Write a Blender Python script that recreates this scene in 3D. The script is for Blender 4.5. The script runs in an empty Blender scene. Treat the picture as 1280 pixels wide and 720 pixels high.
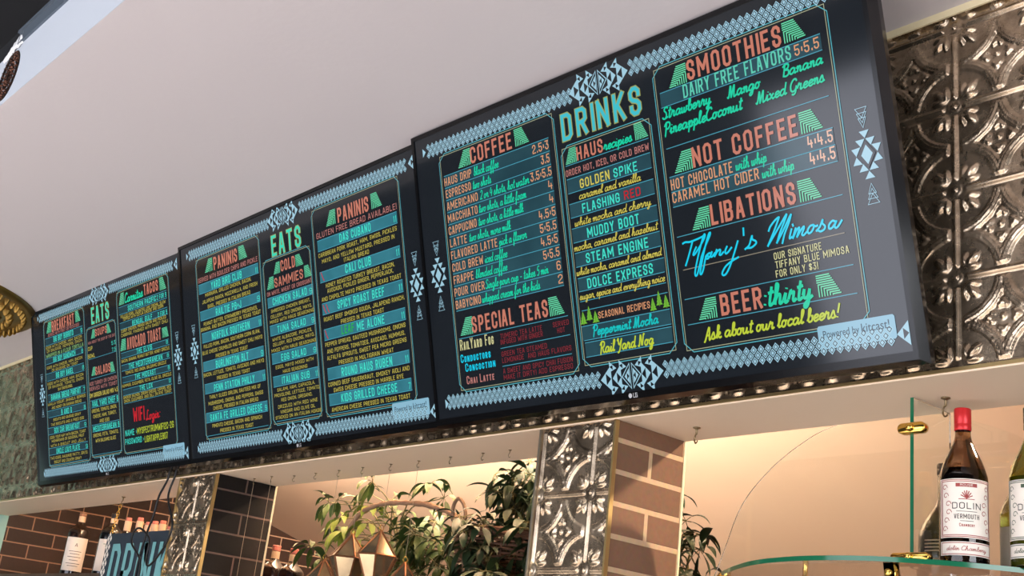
import bpy, bmesh, math, random
import numpy as np
from mathutils import Vector, Matrix, Euler

C = bpy.context.scene.collection
R = math.radians
rng = random.Random(7)

# ------------------------------------------------------------------ camera
cam_data = bpy.data.cameras.new('camera')
cam = bpy.data.objects.new('camera', cam_data)
C.objects.link(cam)
cam.location = (1.2766, -1.7103, -0.5741)
cam.rotation_mode = 'XYZ'
cam.rotation_euler = (R(109.0883), R(-6.3128), R(48.7673))
cam_data.sensor_width = 36.0
cam_data.lens = 1498.7156 / 1280.0 * 36.0
cam_data.clip_start = 0.02
cam_data.clip_end = 60
bpy.context.scene.camera = cam

# ------------------------------------------------------------------ world, lights, exposure
VS = bpy.context.scene.view_settings
VS.view_transform = 'Standard'
VS.look = 'None'
VS.gamma = 1.0
VS.exposure = 0.0
VS.use_curve_mapping = False
world = bpy.data.worlds.new('world')
bpy.context.scene.world = world
world.use_nodes = True
bg = world.node_tree.nodes['Background']
bg.inputs[0].default_value = (0.62, 0.64, 0.70, 1)
bg.inputs[1].default_value = 0.10


def area(name, loc, target, sx, sy, power, col, spread=180):
    l = bpy.data.lights.new(name, 'AREA')
    l.shape = 'RECTANGLE'
    l.size, l.size_y = sx, sy
    l.energy = power
    l.color = col
    l.spread = R(spread)
    o = bpy.data.objects.new(name, l)
    C.objects.link(o)
    o.location = loc
    o.rotation_euler = (Vector(target) - Vector(loc)).to_track_quat('-Z', 'Y').to_euler()
    return o


def bulb(name, loc, power, col, rad=0.04):
    l = bpy.data.lights.new(name, 'POINT')
    l.energy = power
    l.color = col
    l.shadow_soft_size = rad
    o = bpy.data.objects.new(name, l)
    C.objects.link(o)
    o.location = loc
    return o


def spot(name, loc, target, power, col, cone, blend=0.4, rad=0.03):
    l = bpy.data.lights.new(name, 'SPOT')
    l.energy, l.color, l.spot_size, l.spot_blend, l.shadow_soft_size = power, col, R(cone), blend, rad
    o = bpy.data.objects.new(name, l)
    C.objects.link(o)
    o.location = loc
    o.rotation_euler = (Vector(target) - Vector(loc)).to_track_quat('-Z', 'Y').to_euler()
    return o


# daylight from the shopfront windows behind the camera, then two added fills for the ceiling
area('window_daylight', (-0.4, -5.8, -0.45), (-0.4, 0, -0.45), 5.8, 2.2, 215, (0.86, 0.88, 1.0))
area('side_fill_light', (5.6, -2.2, -0.4), (0, -1.2, 0.1), 3.4, 2.4, 260, (0.92, 0.95, 1.0))  # added side fill to brighten the ceiling, no known window there
area('room_bounce_fill', (-0.8, -3.0, 1.1), (-0.8, -3.0, -2), 9.0, 2.6, 1200, (0.96, 0.98, 1.0), 120)  # added fill aimed at the floor, its bounce lights the ceiling
# warm lamps of the bar, above the soffit
WARM = (1.0, 0.77, 0.54)
PALE = (1.0, 0.86, 0.71)
area('bar_strip_lamp_middle', (-2.0, 0.25, 0.50), (-2.0, 2.0, 0.25), 2.6, 0.05, 420, PALE, 150)
area('bar_strip_lamp_right', (0.9, 0.25, 0.50), (0.9, 2.0, 0.25), 1.6, 0.05, 4, PALE, 150)
bulb('bar_lamp_left', (-3.6, 0.55, 0.40), 4.5, WARM)
spot('bar_lamp_right', (0.55, 0.72, 0.40), (-0.44, 0.12, -0.25), 95, WARM, 70)


# ------------------------------------------------------------------ materials
def s2l(c):
    return tuple(((v / 255) / 12.92) if v / 255 <= 0.04045 else (((v / 255) + 0.055) / 1.055) ** 2.4 for v in c[:3])


def mat(name, col, rough=0.5, metal=0.0, spec=0.5, emit=None, es=1.0, noise=None, bump=None, trans=0.0, ior=1.45, coat=0.0):
    """col in sRGB 0-255; noise=(scale, amount, colour2); bump=(scale, strength)"""
    m = bpy.data.materials.new(name)
    m.use_nodes = True
    nt = m.node_tree
    b = nt.nodes['Principled BSDF']
    b.inputs['Base Color'].default_value = (*s2l(col), 1)
    b.inputs['Roughness'].default_value = rough
    b.inputs['Metallic'].default_value = metal
    b.inputs['Specular IOR Level'].default_value = spec
    b.inputs['Transmission Weight'].default_value = trans
    b.inputs['IOR'].default_value = ior
    b.inputs['Coat Weight'].default_value = coat
    if emit:
        b.inputs['Emission Color'].default_value = (*s2l(emit), 1)
        b.inputs['Emission Strength'].default_value = es
    tc = nt.nodes.new('ShaderNodeTexCoord')
    if noise:
        n = nt.nodes.new('ShaderNodeTexNoise')
        n.inputs['Scale'].default_value = noise[0]
        n.inputs['Detail'].default_value = 6
        nt.links.new(tc.outputs['Object'], n.inputs['Vector'])
        rp = nt.nodes.new('ShaderNodeValToRGB')
        rp.color_ramp.elements[0].position = 0.5 - noise[1] / 2
        rp.color_ramp.elements[1].position = 0.5 + noise[1] / 2
        rp.color_ramp.elements[0].color = (*s2l(col), 1)
        rp.color_ramp.elements[1].color = (*s2l(noise[2]), 1)
        nt.links.new(n.outputs['Fac'], rp.inputs['Fac'])
        nt.links.new(rp.outputs['Color'], b.inputs['Base Color'])
        if emit:
            nt.links.new(rp.outputs['Color'], b.inputs['Emission Color'])
    if bump:
        n2 = nt.nodes.new('ShaderNodeTexNoise')
        n2.inputs['Scale'].default_value = bump[0]
        n2.inputs['Detail'].default_value = 4
        nt.links.new(tc.outputs['Object'], n2.inputs['Vector'])
        bp = nt.nodes.new('ShaderNodeBump')
        bp.inputs['Strength'].default_value = bump[1]
        bp.inputs['Distance'].default_value = 0.01
        nt.links.new(n2.outputs['Fac'], bp.inputs['Height'])
        nt.links.new(bp.outputs['Normal'], b.inputs['Normal'])
    return m


def glow(name, col, k=1.0):
    """lit pixels of a display behind its glossy front"""
    return mat(name, (4, 4, 5), rough=0.12, spec=0.5, emit=col, es=k)


M = {}
M['ceiling'] = mat('ceiling_paint', (206, 200, 203), 0.9, bump=(60, 0.05))
M['bulkhead'] = mat('bulkhead_paint', (190, 199, 209), 0.85)
M['dark_ceiling'] = mat('dark_ceiling_paint', (24, 27, 32), 0.9)
M['channel'] = mat('grey_steel_channel', (92, 104, 116), 0.5, 0.3)
M['plaster'] = mat('rough_plaster', (225, 228, 230), 0.9, bump=(90, 0.6))
M['cream_trim'] = mat('cream_trim_paint', (222, 208, 170), 0.5)
M['soffit'] = mat('soffit_paint', (238, 216, 190), 0.55)
M['peach'] = mat('peach_wall_paint', (224, 196, 170), 0.85, noise=(2.5, 0.6, (219, 190, 163)))
M['brown_wall'] = mat('dark_brown_wall_paint', (84, 62, 46), 0.7)
M['teal_paint'] = mat('pale_teal_paint', (150, 190, 178), 0.7)
M['gold'] = mat('gold_edge_trim', (184, 158, 108), 0.35, 0.85)
M['brass'] = mat('polished_brass', (232, 190, 96), 0.14, 1.0)
M['steel_hook'] = mat('aged_brass_hook', (130, 112, 84), 0.35, 0.9)
M['black_plastic'] = mat('gloss_black_bezel', (7, 7, 8), 0.16, spec=0.35)
M['black_edge'] = mat('bevelled_black_edge', (10, 9, 11), 0.14, spec=0.6)
M['housing'] = mat('matte_black_housing', (14, 14, 15), 0.6)
M['counter'] = mat('dark_stone_counter', (50, 44, 40), 0.4)
M['floor'] = mat('pale_floor_tile', (178, 166, 158), 0.6, noise=(3, 0.5, (160, 148, 140)))
M['housing_floor'] = mat('dark_floor_sheet', (38, 36, 35), 0.8)  # for the dark sheet added on the floor
M['wood'] = mat('rough_grey_wood', (92, 74, 58), 0.8, noise=(14, 0.6, (70, 55, 42)), bump=(40, 0.3))


def tin_material():
    m = bpy.data.materials.new('pressed_tin')
    m.use_nodes = True
    nt = m.node_tree
    b = nt.nodes['Principled BSDF']
    tc = nt.nodes.new('ShaderNodeTexCoord')
    n = nt.nodes.new('ShaderNodeTexNoise')
    n.inputs['Scale'].default_value = 16
    n.inputs['Detail'].default_value = 9
    n.inputs['Roughness'].default_value = 0.7
    nt.links.new(tc.outputs['Object'], n.inputs['Vector'])
    rp = nt.nodes.new('ShaderNodeValToRGB')
    e = rp.color_ramp.elements
    e[0].position, e[0].color = 0.36, (*s2l((140, 122, 100)), 1)
    e[1].position, e[1].color = 0.66, (*s2l((216, 194, 166)), 1)
    nt.links.new(n.outputs['Fac'], rp.inputs['Fac'])
    nt.links.new(rp.outputs['Color'], b.inputs['Base Color'])
    b.inputs['Metallic'].default_value = 0.92
    rr = nt.nodes.new('ShaderNodeMapRange')
    rr.inputs['To Min'].default_value = 0.20
    rr.inputs['To Max'].default_value = 0.34
    nt.links.new(n.outputs['Fac'], rr.inputs['Value'])
    nt.links.new(rr.outputs['Result'], b.inputs['Roughness'])
    return m


M['tin'] = tin_material()


def brick_material(name, axis, c1, c2, cm, rough, w=0.21, h=0.065, off=(0, 0), bump=0.4, mortar=0.006):
    m = bpy.data.materials.new(name)
    m.use_nodes = True
    nt = m.node_tree
    b = nt.nodes['Principled BSDF']
    tc = nt.nodes.new('ShaderNodeTexCoord')
    sp = nt.nodes.new('ShaderNodeSeparateXYZ')
    cb = nt.nodes.new('ShaderNodeCombineXYZ')
    nt.links.new(tc.outputs['Object'], sp.inputs[0])
    for k, (o_, a) in enumerate((('XYZ'.index(axis), off[0]), (2, off[1]))):
        ad = nt.nodes.new('ShaderNodeMath')
        ad.operation = 'ADD'
        ad.inputs[1].default_value = a
        nt.links.new(sp.outputs[o_], ad.inputs[0])
        nt.links.new(ad.outputs[0], cb.inputs[k])
    br = nt.nodes.new('ShaderNodeTexBrick')
    br.inputs['Scale'].default_value = 1.0
    br.inputs['Brick Width'].default_value = w
    br.inputs['Row Height'].default_value = h
    br.inputs['Mortar Size'].default_value = mortar
    br.inputs['Mortar Smooth'].default_value = 0.15
    br.inputs['Color1'].default_value = (*s2l(c1), 1)
    br.inputs['Color2'].default_value = (*s2l(c2), 1)
    br.inputs['Mortar'].default_value = (*s2l(cm), 1)
    nt.links.new(cb.outputs[0], br.inputs['Vector'])
    n = nt.nodes.new('ShaderNodeTexNoise')
    n.inputs['Scale'].default_value = 90
    n.inputs['Detail'].default_value = 4
    nt.links.new(tc.outputs['Object'], n.inputs['Vector'])
    mx = nt.nodes.new('ShaderNodeMix')
    mx.data_type = 'RGBA'
    mx.blend_type = 'MULTIPLY'
    mx.inputs['Factor'].default_value = 0.35
    nt.links.new(br.outputs['Color'], mx.inputs['A'])
    nt.links.new(n.outputs['Color'], mx.inputs['B'])
    nt.links.new(mx.outputs['Result'], b.inputs['Base Color'])
    b.inputs['Roughness'].default_value = rough
    b.inputs['Specular IOR Level'].default_value = 0.2
    inv = nt.nodes.new('ShaderNodeMath')
    inv.operation = 'MULTIPLY_ADD'
    inv.inputs[1].default_value = -1.0
    inv.inputs[2].default_value = 1.0
    nt.links.new(br.outputs['Fac'], inv.inputs[0])
    ad = nt.nodes.new('ShaderNodeMath')
    ad.operation = 'MULTIPLY_ADD'
    ad.inputs[1].default_value = 0.25
    nt.links.new(n.outputs['Fac'], ad.inputs[0])
    nt.links.new(inv.outputs[0], ad.inputs[2])
    bp = nt.nodes.new('ShaderNodeBump')
    bp.inputs['Strength'].default_value = bump
    bp.inputs['Distance'].default_value = 0.004
    nt.links.new(ad.outputs[0], bp.inputs['Height'])
    nt.links.new(bp.outputs['Normal'], b.inputs['Normal'])
    return m


M['brick_brown'] = brick_material('brown_brick', 'Y', (122, 90, 70), (134, 99, 78), (200, 168, 134), 0.75, w=0.21, h=0.065, off=(0.0, 0.041 + 0.0032 + 0.065), bump=0.8)
M['brick_black'] = brick_material('black_glazed_brick', 'Y', (17, 13, 12), (22, 16, 14), (96, 78, 70), 0.6, w=0.21, h=0.065, off=(0.0, 0.045 + 0.0032), bump=0.4, mortar=0.003)
M['brick_wall'] = brick_material('dark_brown_wall_brick', 'Y', (44, 30, 24), (54, 37, 29), (160, 124, 98), 0.5, w=0.225, h=0.0655, off=(0.0, 0.05 + 0.0032), bump=0.5, mortar=0.0032)


# ------------------------------------------------------------------ mesh helpers
def new_obj(name, verts, faces, m, parent=None, smooth=False, mats=None, fm=None):
    me = bpy.data.meshes.new(name)
    me.from_pydata([tuple(map(float, v)) for v in verts], [], faces)
    if mats:
        for x in mats:
            me.materials.append(x)
        if fm is not None:
            me.polygons.foreach_set('material_index', fm)
    else:
        me.materials.append(m)
    if smooth:
        me.polygons.foreach_set('use_smooth', [True] * len(me.polygons))
    me.update()
    o = bpy.data.objects.new(name, me)
    C.objects.link(o)
    if parent:
        o.parent = parent
    return o


def bm_obj(name, bm, m, parent=None, smooth=False):
    me = bpy.data.meshes.new(name)
    bm.normal_update()
    bm.to_mesh(me)
    bm.free()
    me.materials.append(m)
    if smooth:
        me.polygons.foreach_set('use_smooth', [True] * len(me.polygons))
    o = bpy.data.objects.new(name, me)
    C.objects.link(o)
    if parent:
        o.parent = parent
    return o


class MB:
    """collects shapes into one mesh"""
    def __init__(s):
        s.v, s.f = [], []

    def add(s, vs, fs):
        b = len(s.v)
        s.v += [tuple(v) for v in vs]
        s.f += [tuple(i + b for i in f) for f in fs]
        return s

    def box(s, x0, y0, z0, x1, y1, z1):
        vs = [(x, y, z) for x in (x0, x1) for y in (y0, y1) for z in (z0, z1)]
        return s.add(vs, [(0, 1, 3, 2), (4, 6, 7, 5), (0, 4, 5, 1), (2, 3, 7, 6), (0, 2, 6, 4), (1, 5, 7, 3)])

    def tube(s, pts, r, n=8, cap=True):
        pts = [Vector(q) for q in pts]
        rs = r if isinstance(r, (list, tuple)) else [r] * len(pts)
        rings = []
        up = None
        for i, q in enumerate(pts):
            d = (pts[min(i + 1, len(pts) - 1)] - pts[max(i - 1, 0)]).normalized()
            if up is None:
                up = Vector((0, 0, 1)) if abs(d.z) < 0.9 else Vector((1, 0, 0))
            a = d.cross(up)
            if a.length < 1e-6:
                a = d.orthogonal()
            a.normalize()
            bb = a.cross(d).normalized()
            up = bb
            rings.append([q + (a * math.cos(t) + bb * math.sin(t)) * rs[i] for t in [2 * math.pi * k / n for k in range(n)]])
        vs = [v for rg in rings for v in rg]
        fs = []
        for i in range(len(rings) - 1):
            for k in range(n):
                fs.append((i * n + k, i * n + (k + 1) % n, (i + 1) * n + (k + 1) % n, (i + 1) * n + k))
        if cap:
            fs.append(tuple(range(n - 1, -1, -1)))
            fs.append(tuple((len(rings) - 1) * n + k for k in range(n)))
        return s.add(vs, fs)

    def lathe(s, prof, o=(0, 0, 0), n=32, axis='Z'):
        vs, fs = [], []
        for (r, z) in prof:
            for k in range(n):
                t = 2 * math.pi * k / n
                p = (r * math.cos(t), r * math.sin(t), z)
                if axis == 'Y':
                    p = (p[0], p[2], p[1])
                vs.append((p[0] + o[0], p[1] + o[1], p[2] + o[2]))
        for i in range(len(prof) - 1):
            for k in range(n):
                a, b2 = i * n + k, i * n + (k + 1) % n
                fs.append((a, b2, b2 + n, a + n))
        return s.add(vs, fs)

    def build(s, name, m, parent=None, smooth=False):
        return new_obj(name, s.v, s.f, m, parent, smooth)


def thing(name, label, cat, loc=(0, 0, 0), group=None):
    o = bpy.data.objects.new(name, None)
    C.objects.link(o)
    o.empty_display_size = 0.05
    o.location = loc
    o['label'] = label
    o['category'] = cat
    if group:
        o['group'] = group
    return o


def tag(o, label, cat, group=None):
    o['label'] = label
    o['category'] = cat
    if group:
        o['group'] = group
    return o


def struct(o, label=None, cat='structure'):
    o['kind'] = 'structure'
    if label:
        o['label'] = label
        o['category'] = cat
    return o


def smooth_path(pts, n=6):
    """Catmull-Rom through the points"""
    P_ = [np.array(q, float) for q in pts]
    if len(P_) < 3:
        return P_
    P_ = [2 * P_[0] - P_[1]] + P_ + [2 * P_[-1] - P_[-2]]
    o = []
    for i in range(1, len(P_) - 2):
        a, b, c_, d = P_[i - 1:i + 3]
        for k in range(n):
            t = k / n
            o.append(0.5 * (2 * b + (c_ - a) * t + (2 * a - 5 * b + 4 * c_ - d) * t * t + (3 * b - a - 3 * c_ + d) * t ** 3))
    o.append(P_[-2])
    return o


# ------------------------------------------------------------------ the setting
TOP = 0.665           # underside of the lowered ceiling
XL = -4.66            # left side wall


# pressed tin pattern: height of one square panel, u v in [-.5, .5]
def tin_height(u, v):
    h = np.zeros_like(u)

    def bump(d, w, a):
        return a * np.clip(1 - (d / w) ** 2, 0, 1)
    au, av = np.abs(u), np.abs(v)
    # round beads along the panel edges, stopping short of the corners
    e = np.where(av < 0.385, bump(0.5 - au, 0.028, 0.030), 0)
    e = np.maximum(e, np.where(au < 0.385, bump(0.5 - av, 0.028, 0.030), 0))
    h = np.maximum(h, e)
    du, dv = 0.5 - au, 0.5 - av
    dc = np.hypot(du, dv)
    h = np.maximum(h, bump(dc, 0.034, 0.03))
    h = np.maximum(h, bump(np.abs(dc - 0.052), 0.014, 0.012))
    # four arcs around the corners, a flat band with three ridges, cut square at the star's tips
    lim = (du > 0.072) & (dv > 0.072)
    for rad, a in ((0.458, 0.028), (0.496, 0.036), (0.534, 0.028)):
        h = np.maximum(h, np.where(lim, bump(np.abs(dc - rad), 0.016, a), 0))
    h = np.maximum(h, np.where(lim & (np.abs(dc - 0.496) < 0.056), 0.014, 0))
    # four petals and a boss in the middle of the star
    for k in range(4):
        t = k * math.pi / 2
        pu = u * math.cos(t) + v * math.sin(t)
        pv = -u * math.sin(t) + v * math.cos(t)
        r1 = np.hypot((pu - 0.150) / 0.055, pv / 0.040)
        h = np.maximum(h, 0.034 * np.clip(1 - r1 ** 2, 0, 1))
        for s in (-1, 1):
            r2 = np.hypot((pu - 0.118) / 0.030, (pv - s * 0.042) / 0.026)
            h = np.maximum(h, 0.028 * np.clip(1 - r2 ** 2, 0, 1))
        h = h - np.where((np.abs(pv) < 0.006) & (pu > 0.11) & (pu < 0.19), 0.012, 0)
    h = np.maximum(h, bump(np.hypot(u, v), 0.032, 0.03))
    # a three-lobed leaf in each corner, its middle lobe pointing out along the diagonal
    a_ = (du + dv) / math.sqrt(2)
    b_ = (du - dv) / math.sqrt(2)
    lf = 0.046 * np.clip(1 - np.hypot((a_ - 0.245) / 0.115, b_ / (0.046 * np.clip(1.25 - 1.6 * (a_ - 0.14), .5, 1.3))) ** 2, 0, 1)
    for s in (-1, 1):
        q1, q2 = a_ - 0.195, b_ - s * 0.062
        rr = (q1 * 0.80 + s * q2 * 0.6), (-s * q1 * 0.6 + q2 * 0.80)
        lf = np.maximum(lf, 0.040 * np.clip(1 - np.hypot(rr[0] / 0.092, rr[1] / 0.032) ** 2, 0, 1))
    lf = np.maximum(lf, 0.030 * np.clip(1.15 - np.hypot((a_ - 0.185) / 0.060, b_ / 0.060) ** 2, 0, 1))
    lf = lf - np.where((np.abs(b_) < 0.006) & (a_ > 0.15) & (a_ < 0.34), 0.014, 0)
    lf = np.clip(lf, 0, None)
    h = np.maximum(h, lf)
    return h


def tin_grid(x0, x1, z0, z1, px, pz, pitch, res, y=0.0, depth=1.05):
    nx = max(2, int((x1 - x0) / pitch * res) + 1)
    nz = max(2, int((z1 - z0) / pitch * res) + 1)
    X, Z = np.meshgrid(np.linspace(x0, x1, nx), np.linspace(z0, z1, nz))
    u = ((X - px) / pitch) % 1.0 - 0.5
    v = ((Z - pz) / pitch) % 1.0 - 0.5
    Y = y - tin_height(u, v) * pitch * depth
    vs = np.stack([X, Y, Z], -1).reshape(-1, 3)
    i = np.arange(nz * nx).reshape(nz, nx)
    fs = np.stack([i[:-1, :-1], i[:-1, 1:], i[1:, 1:], i[1:, :-1]], -1).reshape(-1, 4)
    return vs, fs


def grids_obj(name, grids, m, parent=None):
    V, F, b = [], [], 0
    for vs, fs in grids:
        V.append(vs)
        F.append(fs + b)
        b += len(vs)
    V = np.concatenate(V).astype(np.float32)
    F = np.concatenate(F).astype(np.int32)
    me = bpy.data.meshes.new(name)
    me.vertices.add(len(V))
    me.vertices.foreach_set('co', V.ravel())
    me.loops.add(F.size)
    me.loops.foreach_set('vertex_index', F.ravel())
    me.polygons.add(len(F))
    me.polygons.foreach_set('loop_start', np.arange(0, F.size, 4, dtype=np.int32))
    me.polygons.foreach_set('use_smooth', np.ones(len(F), dtype=bool))
    me.update(calc_edges=True)
    me.validate()
    me.materials.append(m)
    o = bpy.data.objects.new(name, me)
    C.objects.link(o)
    if parent:
        o.parent = parent
    return o


PX, PZ, PT = 0.3145, 0.6308, 0.157
fascia = grids_obj('wall_fascia', [
    tin_grid(XL, -3.40, 0.004, TOP, -4.103, PZ, 0.192, 44),
    tin_grid(-3.40, -0.95, 0.004, TOP, PX, PZ, PT, 26),
    tin_grid(-0.95, 0.10, 0.004, TOP, PX, PZ, PT, 40),
    tin_grid(0.10, 1.30, 0.004, TOP, PX, PZ, PT, 60)], M['tin'])
struct(fascia)
b = MB().box(XL, 0.003, 0.004, 1.30, 0.205, TOP)
struct(b.build('wall_fascia_core', M['peach']))
struct(MB().box(XL, -0.004, -0.003, 1.30, 0.21, 0.003).build('trim_1', M['soffit']))
struct(MB().box(XL, -0.0065, 0.0, 1.30, -0.0045, 0.006).build('trim_2', M['gold']))
struct(MB().box(XL, -0.012, TOP - 0.014, 1.30, -0.0075, TOP).build('trim_3', M['cream_trim']))

# lowered ceiling, its front face and what is above it
struct(MB().box(-6.2, -1.0265, TOP, 2.2, 0.21, TOP + 0.02).build('ceiling', M['ceiling']))
struct(MB().box(-6.2, -1.028, TOP + 0.0003, 2.2, -1.0265, 0.823).build('wall_bulkhead', M['bulkhead']))
struct(MB().box(-6.2, -1.027, 1.15, 2.2, 0.3, 1.2).build('ceiling_upper', M['dark_ceiling']))
struct(MB().box(-6.2, -3.2, 1.15, 2.2, -1.027, 1.2).build('ceiling_dark', M['dark_ceiling']))
struct(MB().box(-6.2, -0.9, 0.70, 2.2, -0.88, 1.15).build('wall_dark', M['dark_ceiling']))
ch = MB().box(-1.60, -1.034, 0.823, 2.2, -1.0, 0.860)
ch.box(-1.60, -1.040, 0.853, 2.2, -1.034, 0.860)
struct(ch.build('trim_4', M['channel']))
pv, pf = [], []
for k in range(14):
    t = k / 13
    for j in range(4):
        pv.append((-1.685 + 0.115 * t + rng.uniform(-.004, .004), -1.029 - 0.004 * (0 < j < 3) - rng.uniform(0, .004),
                   0.800 + 0.02 * t + j / 3 * (0.016 + 0.03 * t) + rng.uniform(-.003, .003)))
for k in range(13):
    for j in range(3):
        a = k * 4 + j
        pf.append((a, a + 4, a + 5, a + 1))
struct(new_obj('trim_5', pv, pf, M['plaster'], smooth=True))

# room shell around and behind the bar
struct(MB().box(XL - 0.1, 0.215, -2.17, XL, 4.2, 0.75).build('wall_left', M['brick_wall']))
struct(MB().box(XL - 0.1, -0.6, -2.17, XL - 0.001, 0.2145, TOP).build('wall_left_front', M['teal_paint']))
zs = lambda y: 0.58 - 0.275 * (y - 0.22)
sl = MB().add([(XL, 0.215, zs(.215)), (2.2, 0.215, zs(.215)), (2.2, 4.2, zs(4.2)), (XL, 4.2, zs(4.2)),
               (XL, 0.215, zs(.215) + .03), (2.2, 0.215, zs(.215) + .03), (2.2, 4.2, zs(4.2) + .03), (XL, 4.2, zs(4.2) + .03)],
              [(0, 1, 2, 3), (4, 7, 6, 5), (0, 4, 5, 1), (1, 5, 6, 2), (2, 6, 7, 3), (3, 7, 4, 0)])
struct(sl.build('ceiling_sloped', M['peach']))
struct(MB().box(XL, 4.2, -2.17, 2.2, 4.3, -0.4).build('wall_back', M['brown_wall']))
struct(MB().box(2.2, 0.0, -2.17, 2.3, 4.3, 0.75).build('wall_right', M['peach']))
struct(MB().box(-7, -6, -2.27, 6, 4.3, -2.17).build('floor', M['floor']))
struct(MB().box(-7, -2.2, -2.1695, 6, -0.021, -2.165).build('floor_dim_sheet', M['housing_floor']))  # unseen dark sheet, added to dim what the tin reflects
struct(MB().box(XL, -0.02, -2.17, 2.2, 0.85, -0.43).build('wall_bar', M['counter']))

# ------------------------------------------------------------------ pillars: tin front, brick sides, gilt edges
def pillar(name, x0, x1, px, pz, brick, edge_l, edge_r):
    core = struct(MB().box(x0 + 0.002, 0.0005, -0.43, x1 - 0.0005, 0.21, -0.0035).build(name, brick))
    grids_obj('tin_front', [tin_grid(x0 + 0.006, x1 - 0.006, -0.43, -0.004, px, pz, PT, 56, y=-0.0005)], M['tin'], core)
    MB().box(x0 - 0.001, -0.007, -0.43, x0 + 0.004, 0.004, -0.004).build('edge_trim', edge_l, core)
    MB().box(x1 - 0.0035, -0.007, -0.43, x1 + 0.0015, 0.004, -0.004).build('edge_trim', edge_r, core)
    MB().box(x1 - 0.004, 0.207, -0.43, x1 + 0.0015, 0.213, -0.0035).build('corner_bead', M['cream_trim'], core)
    return core


M['silver_trim'] = mat('pale_metal_trim', (190, 180, 160), 0.3, 0.9)
pillar('wall_pillar_right', -0.668, -0.4377, -0.499, 0.006, M['brick_brown'], M['silver_trim'], M['gold'])
pillar('wall_pillar_left', -2.4146, -2.1647, -2.2856, 0.002, M['brick_black'], M['gold'], M['gold'])

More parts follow.
